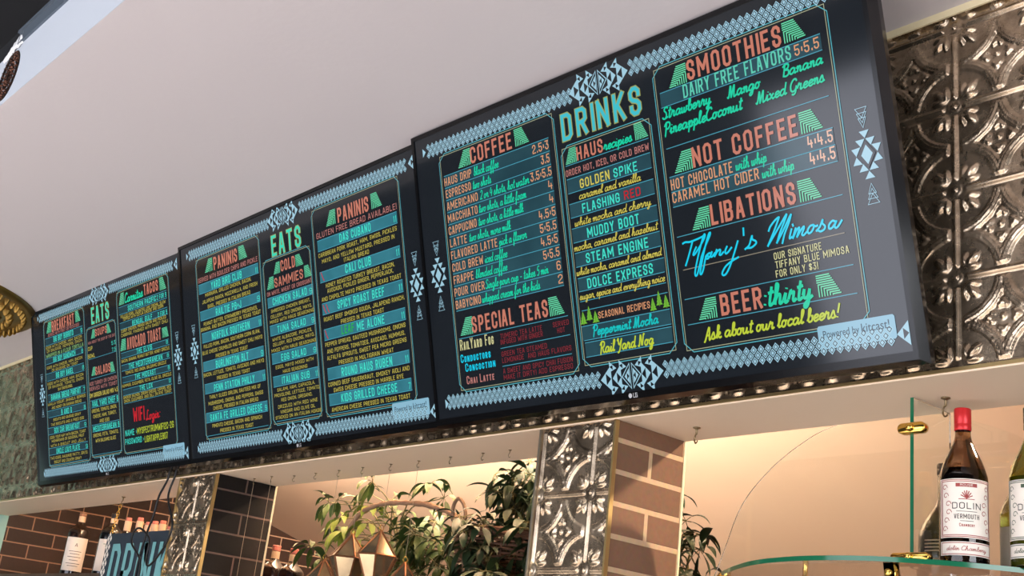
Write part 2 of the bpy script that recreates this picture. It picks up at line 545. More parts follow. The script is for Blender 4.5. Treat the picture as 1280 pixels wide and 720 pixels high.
# menu contents, metres on each screen from its lower left corner
MENU=[
["T",0,"breakfast","h","sal","BREAKFAST",0.2103,0.4207,0.5797,0.0412],
["O",0,"breakfast","L",0.1569,0.2052,0.1778,0.5815,0.6224],
["O",0,"breakfast","R",0.4794,0.4341,0.4585,0.5834,0.6245],
["T",0,"breakfast","m","pnk","SERVED WITH FRUIT OR POTATOES",0.1714,0.4646,0.566,0.0122],
["L",0,"breakfast","ln",0.1428,0.4958,0.562],
["L",0,"breakfast","ln",0.1432,0.4958,0.5343],
["B",0,"breakfast",0.1428,0.4958,0.5343,0.562],
["T",0,"breakfast","h","cyn","BIG BOY BURRITO",0.2231,0.4096,0.5394,0.021],
["T",0,"breakfast","m","cyn","9",0.4757,0.4914,0.5392,0.0162],
["T",0,"breakfast","t","yel","EGGS WITH CHEESE, HAM, BACON",0.1473,0.4834,0.5202,0.0104],
["T",0,"breakfast","t","yel","OR SAUSAGE, PEPPERS, ONION",0.1541,0.4844,0.5062,0.0103],
["T",0,"breakfast","t","crg","WRAPPED IN A FLOUR TORTILLA",0.1449,0.4936,0.4871,0.0136],
["L",0,"breakfast","ln",0.1375,0.4901,0.4845],
["L",0,"breakfast","ln",0.1387,0.4907,0.4626],
["B",0,"breakfast",0.1375,0.4907,0.4626,0.4845],
["T",0,"breakfast","h","cyn","BIG BOY SANDWICH",0.2122,0.4204,0.4629,0.0194],
["T",0,"breakfast","m","cyn","8",0.4753,0.4897,0.4642,0.0149],
["T",0,"breakfast","t","yel","EGGS WITH CHEESE, HAM, BACON",0.147,0.479,0.4432,0.0103],
["T",0,"breakfast","t","yel","OR SAUSAGE ON TOAST",0.1944,0.4392,0.4291,0.0102],
["L",0,"breakfast","ln",0.1344,0.4898,0.426],
["L",0,"breakfast","ln",0.1455,0.4927,0.3978],
["B",0,"breakfast",0.1344,0.4927,0.3978,0.426],
["T",0,"breakfast","h","cyn","BIG BOY BAGEL",0.2314,0.3937,0.4008,0.0209],
["T",0,"breakfast","m","cyn","8",0.4757,0.4914,0.4027,0.0161],
["T",0,"breakfast","t","yel","EGGS WITH CHEESE, HAM, BACON",0.1471,0.4813,0.3808,0.0103],
["T",0,"breakfast","t","yel","OR SAUSAGE, TOMATO, ONION",0.1526,0.4808,0.3664,0.0103],
["T",0,"breakfast","t","yel","ON A TOASTED BAGEL",0.2444,0.3801,0.3514,0.0101],
["L",0,"breakfast","ln",0.1465,0.4929,0.3444],
["L",0,"breakfast","ln",0.1488,0.4955,0.3172],
["B",0,"breakfast",0.1465,0.4955,0.3172,0.3444],
["T",0,"breakfast","h","cyn","BANANA BREAD PARFAIT",0.1753,0.4521,0.3206,0.0221],
["T",0,"breakfast","m","cyn","7",0.4758,0.4908,0.322,0.0168],
["T",0,"breakfast","t","yel","VANILLA YOGURT, GRANOLA, BERRIES",0.1398,0.491,0.3027,0.0103],
["T",0,"breakfast","t","yel","AND HONEY ON BANANA BREAD",0.1772,0.4532,0.2872,0.0102],
["L",0,"breakfast","ln",0.1327,0.4887,0.2829],
["L",0,"breakfast","ln",0.1439,0.4951,0.2575],
["B",0,"breakfast",0.1327,0.4951,0.2575,0.2829],
["T",0,"breakfast","h","cyn","B AND G",0.2663,0.364,0.2574,0.0206],
["T",0,"breakfast","m","cyn","8",0.4734,0.4889,0.2579,0.0159],
["T",0,"breakfast","t","yel","BISCUITS AND SAUSAGE GRAVY",0.1873,0.4427,0.241,0.0102],
["T",0,"breakfast","t","yel","TWO BISCUITS AND A FRIED EGG",0.163,0.4675,0.2239,0.0102],
["L",0,"breakfast","ln",0.1289,0.4905,0.2181],
["L",0,"breakfast","ln",0.1332,0.4938,0.1929],
["B",0,"breakfast",0.1289,0.4938,0.1929,0.2181],
["T",0,"breakfast","h","cyn","BOX CAR BREAKFAST",0.1924,0.4279,0.1951,0.02],
["T",0,"breakfast","m","cyn","9",0.4705,0.4861,0.1959,0.0153],
["T",0,"breakfast","t","yel","EGGS YOUR WAY WITH BACON, TOAST",0.1486,0.4794,0.1759,0.0102],
["T",0,"breakfast","t","yel","HASHBROWNS OR SEASONAL FRUIT",0.1631,0.4633,0.1618,0.0102],
["T",0,"breakfast","t","yel","WITH A BISCUIT AND JELLY",0.1521,0.4757,0.1446,0.0102],
["L",0,"breakfast","ln",0.1308,0.4921,0.141],
["L",0,"breakfast","ln",0.135,0.4939,0.1152],
["B",0,"breakfast",0.1308,0.4939,0.1152,0.141],
["T",0,"breakfast","h","cyn","UNCLE LOU'S PLATE",0.2041,0.4219,0.1168,0.0196],
["T",0,"breakfast","m","cyn","9",0.4739,0.4906,0.1172,0.015],
["T",0,"breakfast","t","yel","TWO EGGS, SAUSAGE PATTY, GRITS",0.1434,0.4846,0.0979,0.0102],
["T",0,"breakfast","t","yel","BISCUIT AND COUNTRY GRAVY",0.1795,0.4307,0.0819,0.0101],
["L",0,"breakfast","ln",0.127,0.4847,0.077],
["T",0,"title","x","cyn","EATS",0.574,0.7251,0.5529,0.0622],
["T",0,"soups and salads","h","sal","SOUPS",0.6001,0.6994,0.5064,0.0261],
["O",0,"soups and salads","L",0.5636,0.5984,0.5801,0.503,0.5351],
["O",0,"soups and salads","R",0.7335,0.6991,0.7153,0.5031,0.5367],
["T",0,"soups and salads","m","pnk","ASK ABOUT THE SOUP OF THE DAY",0.5382,0.7642,0.4853,0.0097],
["T",0,"soups and salads","m","yel","CUP",0.5342,0.5716,0.4624,0.014],
["T",0,"soups and salads","m","yel","BOWL",0.531,0.5895,0.4348,0.0149],
["T",0,"soups and salads","m","cyn","5.5",0.733,0.766,0.4572,0.0136],
["T",0,"soups and salads","m","cyn","7.5",0.7332,0.7651,0.4336,0.0136],
["L",0,"soups and salads","ln",0.5342,0.7674,0.431],
["T",0,"soups and salads","h","sal","SALADS",0.587,0.7132,0.3681,0.0303],
["O",0,"soups and salads","L",0.5521,0.5873,0.5695,0.3693,0.4004],
["O",0,"soups and salads","R",0.7487,0.7139,0.7341,0.3634,0.3995],
["L",0,"soups and salads","ln",0.5437,0.7559,0.3593],
["T",0,"soups and salads","m","pnk","ADD TURKEY OR CHICKEN",0.5333,0.7611,0.3354,0.0131],
["T",0,"soups and salads","m","pnk","SERVED WITH TOAST",0.5334,0.7608,0.317,0.0131],
["T",0,"soups and salads","m","yel","SM GARDEN SALAD MIX 4.5",0.5303,0.7638,0.2921,0.0157],
["L",0,"soups and salads","ln",0.5345,0.7624,0.2814],
["L",0,"soups and salads","ln",0.5388,0.7663,0.2557],
["B",0,"soups and salads",0.5345,0.7663,0.2557,0.2814],
["T",0,"soups and salads","h","cyn","RAIL YARD CHEF 9",0.5497,0.7628,0.2586,0.02],
["T",0,"soups and salads","t","yel","GREENS, TOMATO, ONION,",0.541,0.7473,0.2374,0.0122],
["T",0,"soups and salads","t","yel","CHEESE, HAM, TURKEY,",0.5512,0.7421,0.2178,0.0121],
["T",0,"soups and salads","t","yel","AND EGG",0.6032,0.6828,0.1978,0.012],
["L",0,"soups and salads","ln",0.5347,0.7638,0.1938],
["L",0,"soups and salads","ln",0.5392,0.7686,0.1692],
["B",0,"soups and salads",0.5347,0.7686,0.1692,0.1938],
["T",0,"soups and salads","h","cyn","MEDITERRANEAN 9",0.5455,0.7619,0.1696,0.0199],
["T",0,"soups and salads","t","yel","GREENS, FETA, TOMATO,",0.5433,0.7506,0.1501,0.0121],
["T",0,"soups and salads","t","yel","WITH BALSAMIC GLAZE",0.5618,0.7287,0.1304,0.012],
["L",0,"soups and salads","ln",0.5225,0.7749,0.0873],
["T",0,"tacos","S","grn","Carnitas",0.8539,0.9956,0.5864,0.0312],
["T",0,"tacos","h","sal","TACOS",1.0025,1.1073,0.5871,0.0363],
["O",0,"tacos","L",0.8065,0.8494,0.8256,0.5843,0.6255],
["O",0,"tacos","R",1.1642,1.1185,1.1435,0.5836,0.6265],
["L",0,"tacos","ln",0.8041,1.1648,0.5775],
["L",0,"tacos","ln",0.8055,1.1655,0.5518],
["B",0,"tacos",0.8041,1.1655,0.5518,0.5775],
["T",0,"tacos","h","cyn","SOUTHERN PACIFIC",0.8763,1.0881,0.5553,0.0181],
["T",0,"tacos","m","cyn","2 FOR 9",1.0947,1.1625,0.5565,0.016],
["T",0,"tacos","t","yel","PULLED PORK, CILANTRO LIME CREMA, SLAW",0.817,1.1536,0.5374,0.0107],
["T",0,"tacos","t","yel","TOPPED WITH COTIJA CHEESE AND CORN",0.8333,1.1365,0.5261,0.0106],
["L",0,"tacos","ln",0.8064,1.1633,0.5218],
["L",0,"tacos","ln",0.8106,1.1654,0.4996],
["B",0,"tacos",0.8064,1.1654,0.4996,0.5218],
["T",0,"tacos","h","cyn","BENGAL GULF",0.9042,1.0537,0.4999,0.0173],
["T",0,"tacos","m","cyn","2 FOR 9",1.0957,1.1609,0.5001,0.0152],
["T",0,"tacos","t","yel","CURRY CHICKEN, MANGO SALSA AND PICKLED",0.8153,1.1514,0.4872,0.0107],
["T",0,"tacos","t","yel","CABBAGE, FINISHED WITH SWEET CHILI",0.8136,1.162,0.4728,0.0107],
["T",0,"avocado toast","h","sal","AVOCADO TOAST",0.8553,1.108,0.424,0.0398],
["O",0,"avocado toast","L",0.8002,0.8455,0.8155,0.4253,0.4655],
["O",0,"avocado toast","R",1.1619,1.1184,1.1527,0.4271,0.46],
["L",0,"avocado toast","ln",0.8044,1.1602,0.4179],
["L",0,"avocado toast","ln",0.8049,1.1648,0.3994],
["B",0,"avocado toast",0.8044,1.1648,0.3994,0.4179],
["T",0,"avocado toast","h","cyn","THE ELVIS",0.9244,1.0405,0.4007,0.0177],
["T",0,"avocado toast","m","cyn","8",1.1417,1.155,0.404,0.0122],
["L",0,"avocado toast","ln",0.8021,1.1617,0.376],
["L",0,"avocado toast","ln",0.8025,1.1634,0.3558],
["B",0,"avocado toast",0.8021,1.1634,0.3558,0.376],
["T",0,"avocado toast","h","cyn","THE MEDITERRANEAN",0.8592,1.1104,0.3575,0.0179],
["T",0,"avocado toast","m","cyn","8",1.1429,1.1562,0.3606,0.0121],
["L",0,"avocado toast","ln",0.8043,1.1633,0.3339],
["L",0,"avocado toast","ln",0.8064,1.1636,0.3148],
["B",0,"avocado toast",0.8043,1.1636,0.3148,0.3339],
["T",0,"avocado toast","h","cyn","THE MIDEAST",0.9009,1.0579,0.3169,0.0177],
["T",0,"avocado toast","m","cyn","8",1.1445,1.1577,0.3205,0.0121],
["L",0,"avocado toast","ln",0.8036,1.1647,0.2918],
["L",0,"avocado toast","ln",0.8041,1.1661,0.2712],
["B",0,"avocado toast",0.8036,1.1661,0.2712,0.2918],
["T",0,"avocado toast","h","cyn","THE LOX",0.9318,1.0292,0.2749,0.0176],
["T",0,"avocado toast","m","cyn","10",1.1457,1.1589,0.2774,0.0121],
["T",0,"avocado toast","t","yel","BACON, BANANA, PEANUT BUTTER, HONEY DRIZZLE",0.806,1.163,0.3845,0.0103],
["T",0,"avocado toast","t","yel","TOMATO, RED ONION, BALSAMIC DRIZZLE",0.8306,1.1351,0.3411,0.0103],
["T",0,"avocado toast","t","yel","HUMMUS, CUCUMBER, FETA, OLIVE OIL DRIZZLE",0.8003,1.1654,0.2993,0.0103],
["T",0,"avocado toast","t","yel","SMOKED SALMON, CREAM CHEESE, CAPERS, RED",0.8057,1.1566,0.2591,0.0103],
["T",0,"avocado toast","t","yel","ONION, CUCUMBER, AND DILL ON RYE TOAST",0.8086,1.1602,0.2462,0.0103],
["L",0,"avocado toast","ln",0.8084,1.1649,0.2429],
["T",0,"wifi login","h","red","WIFI",0.8736,0.9554,0.1758,0.0467],
["T",0,"wifi login","S","red","Login:",0.9687,1.0743,0.1736,0.031],
["T",0,"wifi login","m","cyn","NAME :",0.8049,0.8917,0.1322,0.0204],
["T",0,"wifi login","t","lim","MySpectrumWiFi2C-2G",0.8973,1.1615,0.1321,0.0213],
["T",0,"wifi login","m","cyn","PASSWORD :",0.8016,0.9437,0.1038,0.0191],
["T",0,"wifi login","t","lim","lightapple807",0.9502,1.1157,0.1007,0.0211],
["T",1,"hot paninis","h","sal","PANINIS",0.2335,0.3776,0.5747,0.0396],
["O",1,"hot paninis","L",0.1757,0.226,0.2016,0.5763,0.6164],
["O",1,"hot paninis","R",0.4345,0.3875,0.4174,0.5754,0.616],
["T",1,"hot paninis","m","pnk","SERVED WITH BOULDER CHIPS AND PICKLE",0.1298,0.4919,0.5526,0.0142],
["L",1,"hot paninis","ln",0.1291,0.4934,0.5467],
["L",1,"hot paninis","ln",0.1303,0.4942,0.5176],
["B",1,"hot paninis",0.1291,0.4942,0.5176,0.5467],
["T",1,"hot paninis","h","cyn","YARD BIRD CLUB",0.2097,0.3973,0.5209,0.0221],
["T",1,"hot paninis","m","cyn","11",0.4765,0.4885,0.5196,0.0168],
["T",1,"hot paninis","t","yel","MARINARA, GRILLED CHICKEN, BACON,",0.1692,0.4488,0.5034,0.0109],
["T",1,"hot paninis","t","yel","JALAPENO RANCH, MOZZARELLA, AND FRESH",0.148,0.4819,0.4845,0.0109],
["T",1,"hot paninis","t","yel","BASIL, PRESSED IN ITALIAN BREAD",0.181,0.439,0.4665,0.0109],
["L",1,"hot paninis","ln",0.1285,0.4935,0.4631],
["L",1,"hot paninis","ln",0.13,0.492,0.4353],
["B",1,"hot paninis",0.1285,0.4935,0.4353,0.4631],
["T",1,"hot paninis","h","cyn","RAILTIE PB+J",0.2287,0.3829,0.4367,0.021],
["T",1,"hot paninis","m","cyn","9",0.4754,0.49,0.4376,0.016],
["T",1,"hot paninis","t","yel","PEANUT BUTTER, STRAWBERRY PRESERVES,",0.1486,0.4726,0.4168,0.0109],
["T",1,"hot paninis","t","yel","BANANA, AND BACON PRESSED IN TEXAS TOAST",0.1282,0.4898,0.4018,0.0109],
["L",1,"hot paninis","ln",0.1311,0.4924,0.3955],
["L",1,"hot paninis","ln",0.1312,0.4905,0.3664],
["B",1,"hot paninis",0.1311,0.4924,0.3664,0.3955],
["T",1,"hot paninis","h","cyn","NORFOLK SOUTHERN",0.1943,0.4236,0.3681,0.022],
["T",1,"hot paninis","m","cyn","11",0.4764,0.487,0.3687,0.0166],
["T",1,"hot paninis","t","yel","PULLED PORK, BACON, SOUTHERN CORN SLAW,",0.1394,0.478,0.3486,0.0109],
["T",1,"hot paninis","t","yel","BLUE CHEESE CRUMBLES AND SWEET CHILI MAYO",0.1293,0.4888,0.3299,0.0109],
["T",1,"hot paninis","t","yel","PRESSED IN TEXAS TOAST",0.2113,0.4032,0.3114,0.0107],
["L",1,"hot paninis","ln",0.129,0.4924,0.3077],
["L",1,"hot paninis","ln",0.1277,0.4899,0.279],
["B",1,"hot paninis",0.1277,0.4924,0.279,0.3077],
["T",1,"hot paninis","h","cyn","BURLINGTON BLT",0.2081,0.4047,0.2807,0.0219],
["T",1,"hot paninis","m","cyn","9",0.4756,0.4884,0.2806,0.0165],
["T",1,"hot paninis","t","yel","BACON, LETTUCE, TOMATO, AVOCADO AND MAYO",0.1281,0.4887,0.2625,0.0108],
["T",1,"hot paninis","t","yel","PRESSED IN TEXAS TOAST",0.2097,0.4069,0.2448,0.0107],
["L",1,"hot paninis","ln",0.1293,0.4922,0.2398],
["L",1,"hot paninis","ln",0.1291,0.4913,0.2105],
["B",1,"hot paninis",0.1291,0.4922,0.2105,0.2398],
["T",1,"hot paninis","h","cyn","PENN STATION PHILLY",0.1879,0.43,0.2126,0.0209],
["T",1,"hot paninis","m","cyn","11",0.4776,0.4894,0.213,0.0157],
["T",1,"hot paninis","t","yel","THINLY SLICED SIRLOIN, SAUTEED MIX OF",0.1558,0.4613,0.1927,0.0107],
["T",1,"hot paninis","t","yel","MUSHROOMS, ONIONS, AND PEPPERS, SWISS",0.1473,0.472,0.174,0.0108],
["T",1,"hot paninis","t","yel","CHEESE, PRESSED IN ITALIAN BREAD",0.1756,0.4429,0.1576,0.0107],
["L",1,"hot paninis","ln",0.1291,0.4926,0.1522],
["L",1,"hot paninis","ln",0.1251,0.4918,0.1231],
["B",1,"hot paninis",0.1251,0.4926,0.1231,0.1522],
["T",1,"hot paninis","h","cyn","SANTA FE GRILLED CHEESE",0.1522,0.462,0.1262,0.021],
["T",1,"hot paninis","m","cyn","9",0.4773,0.4877,0.1261,0.0157],
["T",1,"hot paninis","t","yel","PIMENTO CHEESE, BACON AND SPINACH",0.1629,0.4572,0.1057,0.0107],
["T",1,"hot paninis","t","yel","PRESSED IN TEXAS TOAST",0.209,0.4061,0.0879,0.0106],
["L",1,"hot paninis","ln",0.1275,0.4886,0.0833],
["T",1,"title","x","cyn","EATS",0.5723,0.7287,0.5468,0.0615],
["T",1,"cold sammies","h","sal","COLD",0.6141,0.689,0.498,0.0313],
["T",1,"cold sammies","h","sal","SAMMIES",0.5754,0.7248,0.4593,0.0266],
["O",1,"cold sammies","L",0.5748,0.6098,0.5914,0.4968,0.5292],
["O",1,"cold sammies","R",0.7313,0.6924,0.7142,0.4967,0.5296],
["O",1,"cold sammies","L",0.5336,0.5722,0.5507,0.4597,0.4939],
["O",1,"cold sammies","R",0.7684,0.7329,0.7539,0.4588,0.4917],
["T",1,"cold sammies","m","pnk","ON WHITE, WHEAT OR CROISSANT",0.532,0.766,0.4413,0.0116],
["L",1,"cold sammies","ln",0.5326,0.7679,0.4356],
["L",1,"cold sammies","ln",0.5312,0.766,0.4086],
["B",1,"cold sammies",0.5312,0.7679,0.4086,0.4356],
["T",1,"cold sammies","h","cyn","CHICKEN SALAD",0.5589,0.7384,0.4117,0.0204],
["T",1,"cold sammies","m","cyn","9",0.7508,0.7645,0.4112,0.0157],
["T",1,"cold sammies","t","yel","SHREDDED CHICKEN BREAST,",0.5474,0.7517,0.392,0.0093],
["T",1,"cold sammies","t","yel","CELLERY, RED ONIONS, MAYO,",0.5435,0.7575,0.3763,0.0093],
["T",1,"cold sammies","t","yel","MIXED WITH HAUS SEASONING",0.5371,0.7664,0.3623,0.0094],
["L",1,"cold sammies","ln",0.5336,0.7689,0.3569],
["L",1,"cold sammies","ln",0.5354,0.7689,0.3284],
["B",1,"cold sammies",0.5336,0.7689,0.3284,0.3569],
["T",1,"cold sammies","h","cyn","TUNA SALAD",0.5738,0.7214,0.3319,0.0194],
["T",1,"cold sammies","m","cyn","9",0.751,0.7635,0.3328,0.0149],
["T",1,"cold sammies","t","yel","WHITE ALBACORE, PICKLES,",0.5434,0.7485,0.3119,0.0093],
["T",1,"cold sammies","t","yel","CELLERY, RED ONIONS, MAYO,",0.5444,0.7585,0.2975,0.0093],
["T",1,"cold sammies","t","yel","MIXED WITH HAUS SEASONING",0.5348,0.7641,0.2816,0.0093],
["L",1,"cold sammies","ln",0.533,0.7676,0.278],
["L",1,"cold sammies","ln",0.5333,0.7668,0.2491],
["B",1,"cold sammies",0.533,0.7676,0.2491,0.278],
["T",1,"cold sammies","h","cyn","EGG SALAD",0.5834,0.7122,0.2522,0.0193],
["T",1,"cold sammies","m","cyn","9",0.7485,0.7621,0.2526,0.0149],
["T",1,"cold sammies","t","yel","EGGS, MAYO MIXED WITH",0.5509,0.7455,0.2333,0.0093],
["T",1,"cold sammies","t","yel","HAUS SEASONING",0.5874,0.7126,0.2181,0.0092],
["L",1,"cold sammies","ln",0.5316,0.7664,0.2136],
["L",1,"cold sammies","ln",0.5318,0.7665,0.1848],
["B",1,"cold sammies",0.5316,0.7665,0.1848,0.2136],
["T",1,"cold sammies","h","cyn","ITALIAN SUB",0.579,0.7215,0.1891,0.0197],
["T",1,"cold sammies","m","cyn","11",0.7515,0.7631,0.1894,0.0151],
["T",1,"cold sammies","t","yel","SALAMI, HAM, CAPACOLA,",0.5507,0.7436,0.1704,0.0092],
["T",1,"cold sammies","t","yel","PROVOLONE, LETTUCE, TOMATO,",0.5328,0.765,0.156,0.0092],
["T",1,"cold sammies","t","yel","RED ONION, OREGANO,",0.5681,0.726,0.1412,0.0092],
["T",1,"cold sammies","t","yel","DRIZZLED WITH RED WINE",0.5487,0.7506,0.1236,0.0092],
["T",1,"cold sammies","t","yel","VINEGAR AND OLIVE OIL",0.5594,0.7368,0.1089,0.0092],
["T",1,"cold sammies","t","yel","STACKED ON AN ITALIAN HOAGIE",0.5317,0.7661,0.0947,0.0092],
["L",1,"cold sammies","ln",0.5353,0.7606,0.0891],
["T",1,"cold paninis","h","sal","PANINIS",0.9115,1.0525,0.571,0.0392],
["O",1,"cold paninis","L",0.8554,0.9022,0.8771,0.5725,0.6124],
["O",1,"cold paninis","R",1.1098,1.0641,1.0892,0.5725,0.6121],
["T",1,"cold paninis","m","pnk","GLUTEN FREE BREAD AVAILABLE!",0.8055,1.1686,0.5495,0.0153],
["L",1,"cold paninis","ln",0.807,1.1665,0.5435],
["L",1,"cold paninis","ln",0.8075,1.1674,0.5147],
["B",1,"cold paninis",0.807,1.1674,0.5147,0.5435],
["T",1,"cold paninis","h","cyn","DAS CUBANO",0.9123,1.0541,0.5188,0.0222],
["T",1,"cold paninis","m","cyn","11",1.1524,1.1637,0.5184,0.0167],
["T",1,"cold paninis","t","yel","CARIBBEAN PORK ROAST, HAM, SWISS, PICKLES",0.8084,1.1618,0.4977,0.0111],
["T",1,"cold paninis","t","yel","MAYO, AND YELLOW MUSTARD, PRESSED IN",0.8233,1.1495,0.48,0.011],
["T",1,"cold paninis","t","yel","ITALIAN BREAD",0.9255,1.0381,0.4644,0.0108],
["L",1,"cold paninis","ln",0.8073,1.1678,0.4583],
["L",1,"cold paninis","ln",0.807,1.1676,0.4302],
["B",1,"cold paninis",0.807,1.1678,0.4302,0.4583],
["T",1,"cold paninis","h","cyn","CALI CLUB",0.9276,1.044,0.4341,0.0227],
["T",1,"cold paninis","m","cyn","11",1.1519,1.1643,0.4349,0.0172],
["T",1,"cold paninis","t","yel","HONEY ROASTED TURKEY BREAST, BACON,",0.8325,1.1396,0.4129,0.011],
["T",1,"cold paninis","t","yel","AVOCADO, PICKLED GINGER, PEPPERJACK,",0.8378,1.1331,0.3982,0.0109],
["T",1,"cold paninis","t","yel","AND CHIPOLTE MAYO PRESSED IN TEXAS TOAST",0.808,1.1631,0.3794,0.011],
["L",1,"cold paninis","ln",0.8075,1.1661,0.3744],
["L",1,"cold paninis","ln",0.8063,1.1669,0.3445],
["B",1,"cold paninis",0.8063,1.1669,0.3445,0.3744],
["T",1,"cold paninis","h","cyn","SPICY ROAST BEEF",0.8796,1.0885,0.3488,0.0216],
["T",1,"cold paninis","m","cyn","11",1.1506,1.1634,0.3494,0.0162],
["T",1,"cold paninis","t","yel","ROAST BEEF SMOKED GOUDA, JALAPENO RANCH,",0.811,1.1679,0.3258,0.011],
["T",1,"cold paninis","t","yel","PRESSED IN TEXAS TOAST",0.8894,1.0806,0.3089,0.0108],
["L",1,"cold paninis","ln",0.8069,1.1674,0.3053],
["L",1,"cold paninis","ln",0.8059,1.167,0.2763],
["B",1,"cold paninis",0.8059,1.1674,0.2763,0.3053],
["T",1,"cold paninis","h","lgr","LEAF",0.8887,0.9462,0.2806,0.022],
["T",1,"cold paninis","h","cyn","ME ALONE",0.959,1.0792,0.28,0.0216],
["T",1,"cold paninis","m","cyn","11",1.1515,1.1629,0.2799,0.0168],
["T",1,"cold paninis","t","yel","PEPPER SPREAD, SAUTEED MUSHROOMS, ONIONS",0.8083,1.1629,0.2588,0.0109],
["T",1,"cold paninis","t","yel","AND PEPPERS, TOMATOES, AVOCADO, HUMMUS,",0.8147,1.1579,0.2404,0.0109],
["T",1,"cold paninis","t","yel","ALFALFA SPROUTS, SWEET PEA MICRO GREENS",0.8121,1.1616,0.2231,0.0109],
["T",1,"cold paninis","t","yel","PRESSED IN MULTIGRAIN WHEAT",0.865,1.1061,0.2054,0.0108],
["L",1,"cold paninis","ln",0.8083,1.1687,0.2018],
["L",1,"cold paninis","ln",0.8085,1.1669,0.1716],
["B",1,"cold paninis",0.8083,1.1687,0.1716,0.2018],
["T",1,"cold paninis","h","cyn","ROUND HAUS RUBEN",0.8735,1.0968,0.1737,0.0226],
["T",1,"cold paninis","m","cyn","11",1.1516,1.1635,0.1738,0.0169],
["T",1,"cold paninis","t","yel","CORNED BEEF SAUERKRAUT, SMOKEY AIOLI AND",0.8078,1.1635,0.1538,0.0109],
["T",1,"cold paninis","t","yel","SWISS CHEESE PRESSED IN MARBLE RYE",0.8311,1.1374,0.1374,0.0108],
["L",1,"cold paninis","ln",0.8061,1.1664,0.134],
["L",1,"cold paninis","ln",0.8065,1.1677,0.1047],
["B",1,"cold paninis",0.8061,1.1677,0.1047,0.134],
["T",1,"cold paninis","h","cyn","KIDS GRILLED CHEESE",0.8629,1.1082,0.1082,0.0214],
["T",1,"cold paninis","m","cyn","7",1.1541,1.1637,0.1084,0.0159],
["T",1,"cold paninis","t","yel","AMERICAN CHEESE PRESSED IN TEXAS TOAST",0.8152,1.1576,0.0874,0.0108],
["L",1,"cold paninis","ln",0.8058,1.1624,0.0826],
["C",1,"cold paninis",0.819,0.4446],
["C",1,"cold paninis",0.817,0.3573],
["C",1,"cold paninis",0.8319,0.3573],
["C",1,"cold paninis",0.8166,0.2902],
["T",2,"coffee list","h","sal","COFFEE",0.2115,0.3483,0.575,0.037],
["O",2,"coffee list","L",0.1678,0.2132,0.1906,0.5747,0.6129],
["O",2,"coffee list","R",0.4022,0.3581,0.3828,0.5758,0.614],
["L",2,"coffee list","ln",0.1157,0.4595,0.5694],
["L",2,"coffee list","ln",0.1157,0.4595,0.541],
["L",2,"coffee list","ln",0.1157,0.4595,0.5126],
["L",2,"coffee list","ln",0.1157,0.4595,0.4842],
["L",2,"coffee list","ln",0.1157,0.4595,0.4558],
["L",2,"coffee list","ln",0.1157,0.4595,0.4275],
["L",2,"coffee list","ln",0.1157,0.4595,0.3991],
["L",2,"coffee list","ln",0.1157,0.4595,0.3707],
["L",2,"coffee list","ln",0.1157,0.4595,0.3423],
["L",2,"coffee list","ln",0.1157,0.4595,0.3139],
["L",2,"coffee list","ln",0.1157,0.4595,0.2855],
["L",2,"coffee list","ln",0.1157,0.4595,0.2571],
["B",2,"coffee list",0.1157,0.4595,0.2571,0.5694],
["T",2,"coffee list","m","tan","HAUS DRIP",0.1157,0.21,0.5459,0.0187],
["T",2,"coffee list","s","grn","black coffee",0.2186,0.301,0.5459,0.0197],
["T",2,"coffee list","m","tan","2.5:3",0.4088,0.4573,0.5464,0.0191],
["T",2,"coffee list","m","tan","ESPRESSO",0.1169,0.2045,0.5175,0.0187],
["T",2,"coffee list","s","grn","two shots",0.2104,0.2728,0.5175,0.0197],
["T",2,"coffee list","m","tan","3.5",0.431,0.4562,0.518,0.0191],
["T",2,"coffee list","m","tan","AMERICANO",0.1171,0.224,0.4891,0.0187],
["T",2,"coffee list","s","grn","2 or 4 shots, hot water",0.2321,0.3905,0.4891,0.0197],
["T",2,"coffee list","m","tan","3.5:5.5",0.3946,0.458,0.4896,0.0191],
["T",2,"coffee list","m","tan","MACCHIATO",0.1159,0.219,0.4607,0.0187],
["T",2,"coffee list","s","grn","two shots, a little foam",0.2235,0.3768,0.4607,0.0197],
["T",2,"coffee list","m","tan","4",0.4446,0.4566,0.4612,0.0191],
["T",2,"coffee list","m","tan","CAPPUCINO",0.1152,0.2117,0.4323,0.0187],
["T",2,"coffee list","s","grn","two shots, a little milk",0.218,0.3644,0.4323,0.0197],
["T",2,"coffee list","m","tan","4",0.4436,0.4555,0.4328,0.0191],
["T",2,"coffee list","m","tan","LATTE",0.1158,0.1743,0.4039,0.0187],
["T",2,"coffee list","s","grn","two shots, more milk",0.1821,0.3203,0.4039,0.0197],
["T",2,"coffee list","m","tan","4.5:5",0.4082,0.4572,0.4045,0.0191],
["T",2,"coffee list","m","tan","FLAVORED LATTE",0.1155,0.2722,0.3755,0.0187],
["T",2,"coffee list","s","grn","pick a flavor",0.2788,0.3664,0.3755,0.0197],
["T",2,"coffee list","m","tan","5:5.5",0.4072,0.4557,0.3761,0.0191],
["T",2,"coffee list","m","tan","COLD BREW",0.1157,0.2214,0.3471,0.0187],
["T",2,"coffee list","s","grn","iced coffee",0.2272,0.3004,0.3471,0.0197],
["T",2,"coffee list","m","tan","4.5:5",0.4062,0.4554,0.3477,0.0191],
["T",2,"coffee list","m","tan","FRAPPE",0.1164,0.1848,0.3187,0.0187],
["T",2,"coffee list","s","grn","blended coffee",0.1925,0.2963,0.3187,0.0197],
["T",2,"coffee list","m","tan","5:5.5",0.4089,0.4563,0.3193,0.0191],
["T",2,"coffee list","m","tan","POUR OVER",0.1151,0.218,0.2903,0.0187],
["T",2,"coffee list","s","grn","Single pour cup - takes 5 min",0.2211,0.4194,0.2903,0.0197],
["T",2,"coffee list","m","tan","6",0.4443,0.456,0.2909,0.0191],
